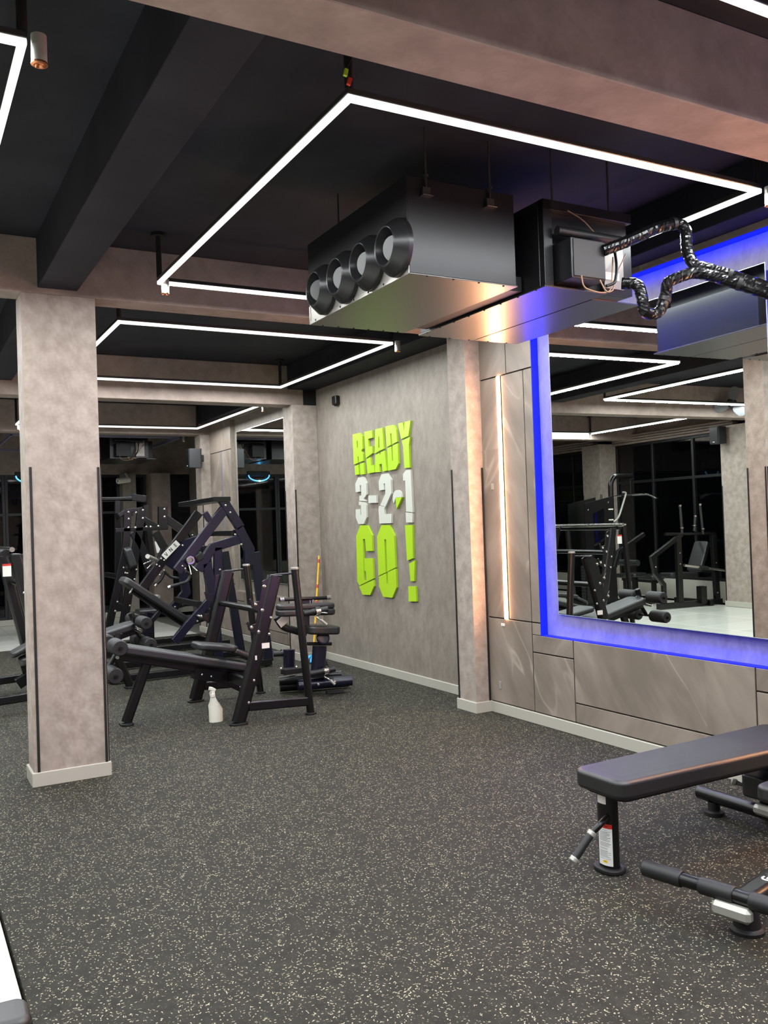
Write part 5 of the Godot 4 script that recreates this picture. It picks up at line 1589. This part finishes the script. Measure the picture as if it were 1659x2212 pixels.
func build_small() -> void:
	speaker("black wall speaker on the far column above the navy press", V(4.055, 2.61, -12.80), PI)
	speaker("black wall speaker on the window column facing the free column, seen in the mirror", V(-3.13, 2.80, -10.40), 0.0)
	# wall fan on the window column, blades at rest
	var f := thing("wall_fan", "grey wall fan on the beam beside the free column, seen in the mirror", "fan", V(-2.15, 3.10, -9.45))
	var hub := V(0.03, 0.05, 0.16)
	var ax := V(0.75, -0.15, 0.65).normalized()
	part_tube(f, "arm", M.fan_grey, [V(0.0, 0.0, 0.0), V(0.0, 0.0, 0.08), hub - ax * 0.06], 0.018, 0.04)
	part_lathe(f, "motor", M.speaker_grey, hub, ax, [[-0.10, 0.0], [-0.10, 0.045], [-0.07, 0.07], [0.02, 0.075], [0.06, 0.05], [0.07, 0.0]])
	for k in 3:
		var a := deg_to_rad(75.0 + 120.0 * k)
		var m := MB.new()
		var e1 := ax.cross(Vector3.UP).normalized()
		var e2 := e1.cross(ax)
		var r := e1 * cos(a) + e2 * sin(a)
		var up := (ax + (-e1 * sin(a) + e2 * cos(a)) * 0.35).normalized()
		m.pad(Transform3D(Basis(r, up, r.cross(up)), hub + ax * 0.05 + r * 0.15), 0.20, 0.006, 0.15, 0.07, 0.002)
		obj("blade", m, M.fan_grey, f)
	# small black sensor high on the lettered wall
	var s := thing("wall_sensor", "small black sensor box high on the lettered wall", "sensor", V(WALL_X + 0.004, 2.89, -8.85))
	var sb := MB.new()
	sb.box(V(-0.055, 0.0, -0.05), V(0.0, 0.10, 0.05), 0.008)
	obj("housing", sb, M.steel_black, s)
	part_lathe(s, "lens", M.frame_black, V(-0.03, 0.0, 0.0), V(0, -1, 0), [[0.0, 0.025], [0.012, 0.018], [0.016, 0.0]])
	# bullet camera on the far pier
	var c := thing("bullet_camera", "white bullet camera on the pale pier at the far end", "camera", V(3.72, 2.50, FAR_Z + 0.22))
	part_lathe(c, "body", M.white_plastic, V(0.02, 0.0, 0.12), V(-1, -0.12, 0.25), [[-0.02, 0.0], [-0.02, 0.05], [0.20, 0.055], [0.22, 0.045], [0.215, 0.03], [0.20, 0.0]])
	part_tube(c, "arm", M.white_plastic, [V(0.0, 0.12, 0.0), V(0.0, 0.10, 0.08), V(0.0, 0.04, 0.12)], 0.02, 0.04)
	part_lathe(c, "lens", M.frame_black, V(-0.178, -0.024, 0.17), V(-1, -0.12, 0.25), [[0.0, 0.034], [0.004, 0.03], [0.004, 0.0]])
	# mop leaning in the corner
	var m := thing("mop", "yellow striped mop handle leaning in the corner by the lettered wall", "mop", V(4.13, 0.0, -9.22))
	var top := V(0.175, 1.20, -0.13)
	var foot := V(0.0, 0.05, 0.0)
	part_tube(m, "handle", M.mop_yellow, [foot, top], 0.0125)
	for k in [0.06, 0.30, 0.52, 0.68, 0.93]:
		var p := foot.lerp(top, k)
		var q := foot.lerp(top, k + 0.035)
		part_tube(m, "stripe", M.mop_red, [p, q], 0.0132)
	var rng := RandomNumberGenerator.new()
	rng.seed = 8
	for k in 9:
		var e := V(rng.randf_range(-0.16, 0.10), 0.012, rng.randf_range(-0.02, 0.16))
		var st := MB.new()
		st.sweep(MB.rrect(0.05, 0.02, 0.009, 3), fillet([foot + V(0, 0.02, 0), foot + V(e.x * 0.4, 0.03, e.z * 0.4), V(e.x, 0.014, e.z)], 0.04, 3), V(0, 1, 0))
		obj("strand", st, M.mop_blue, m)
	# switch plates and tags on the stone panels beside the warm strip
	for q in [[1.79, -5.765, 0.035, 0.05], [0.705, -5.69, 0.045, 0.022], [0.20, -5.755, 0.03, 0.06]]:
		var d := MB.new()
		d.box(V(-0.006, 0, -q[2] / 2), V(0.0, q[3], q[2] / 2), 0.002)
		var o := obj("wall_plate", d, M.silver_plastic if q[0] != 0.705 else M.label_white)
		o.position = V(TILE_X, q[0], q[1])
		tag(o, {1.79: "small grey switch plate beside the warm strip, at eye height", 0.705: "small white tag just below the warm strip", 0.20: "small grey socket plate low on the stone panel by the pilaster"}[q[0]], "plate")
	# loose connectors on the rod of the near LED frame
	var k2 := thing("led_connector", "red and green wire connector taped to the LED frame's rod", "connector", V(1.475, 3.14, -2.815))
	part_bar(k2, "red_plug", M.label_red, [V(0.0, 0.0, 0.0), V(0.008, 0.025, 0.0)], 0.014, 0.012, V(0, 0, 1), 0.002)
	part_bar(k2, "green_plug", M.lime, [V(-0.012, 0.03, 0.0), V(-0.006, 0.055, 0.0)], 0.014, 0.012, V(0, 0, 1), 0.002)
	part_tube(k2, "lead", M.wire_black, [V(0.008, 0.02, 0), V(-0.01, 0.05, 0), V(0.015, 0.10, 0)], 0.003, 0.02)
	# neon arc at the far end, seen in the second mirror
	var n := thing("neon_arc", "pale blue neon arc hung at the far end, seen in the far mirror", "neon sign", V(2.1, 2.50, FAR_Z + 0.021))
	var arc := []
	for i in 13:
		var a := PI + PI * i / 12.0
		arc.append(V(cos(a) * 0.22, sin(a) * 0.12 + 0.1, 0))
	var am := MB.new()
	am.tube(arc, 0.012, 8)
	obj("neon_tube", am, M.led_cyan, n)
	var ap := MB.new()
	ap.box(V(-0.24, 0.09, -0.02), V(0.24, 0.17, -0.005), 0.004)
	obj("back_plate", ap, M.speaker_grey, n)
	var ol := OmniLight3D.new()
	ol.name = "light"
	n.add_child(ol)
	ol.position = V(0, -0.02, 0.03)
	ol.light_color = Color(0.35, 0.75, 1.0)
	ol.light_energy = 0.02
	ol.light_size = 0.012
	ol.omni_range = 30.0
	ol.omni_attenuation = 2.0
	ol.shadow_enabled = true
	# second air unit over the far end: copies of the near one
	var src := get_node("fan_coil_unit")
	var cp: Node3D = src.duplicate()
	cp.name = numbered("fan_coil_unit")
	add_child(cp)
	cp.position = V(2.95, 2.71, -15.2)
	cp.set_meta("label", "dark fan coil unit under the unlit LED frame at the far end")
	var sp := get_node("air_plenum")
	var cq: Node3D = sp.duplicate()
	cq.name = numbered("air_plenum")
	add_child(cq)
	cq.position = V(2.2, 2.713, -15.2)
	cq.set_meta("label", "dark duct box with nozzles under the unlit LED frame at the far end")

const LED_ENERGY := 57.0
const WARM_ENERGY := 50.0
const BLUE_ENERGY := 7.0

func _ready() -> void:
	# camera
	var cam := Camera3D.new()
	cam.name = "camera"
	add_child(cam)
	cam.transform = Transform3D(Basis(Vector3(0.874199, -0.034346, 0.484352), Vector3(0.023742, 0.999326, 0.028011), Vector3(-0.484988, -0.012988, 0.874424)), V(0.0, 1.55, 0.0))
	cam.fov = 60.152
	cam.near = 0.05
	cam.far = 100.0
	cam.current = true
	# night outside, light from the lamps alone
	var we := WorldEnvironment.new()
	we.name = "environment"
	var env := Environment.new()
	env.background_mode = Environment.BG_COLOR
	env.background_color = Color(0.006, 0.007, 0.011)
	env.tonemap_mode = Environment.TONE_MAPPER_LINEAR
	env.tonemap_exposure = 1.0
	env.sdfgi_enabled = true
	env.ssao_enabled = true
	env.ssil_enabled = true
	we.environment = env
	add_child(we)
	make_materials()
	build_room()
	build_leds()
	build_air()
	build_sign()
	build_benches()
	build_machines()
	build_right_benches()
	build_mirror_side()
	build_small()
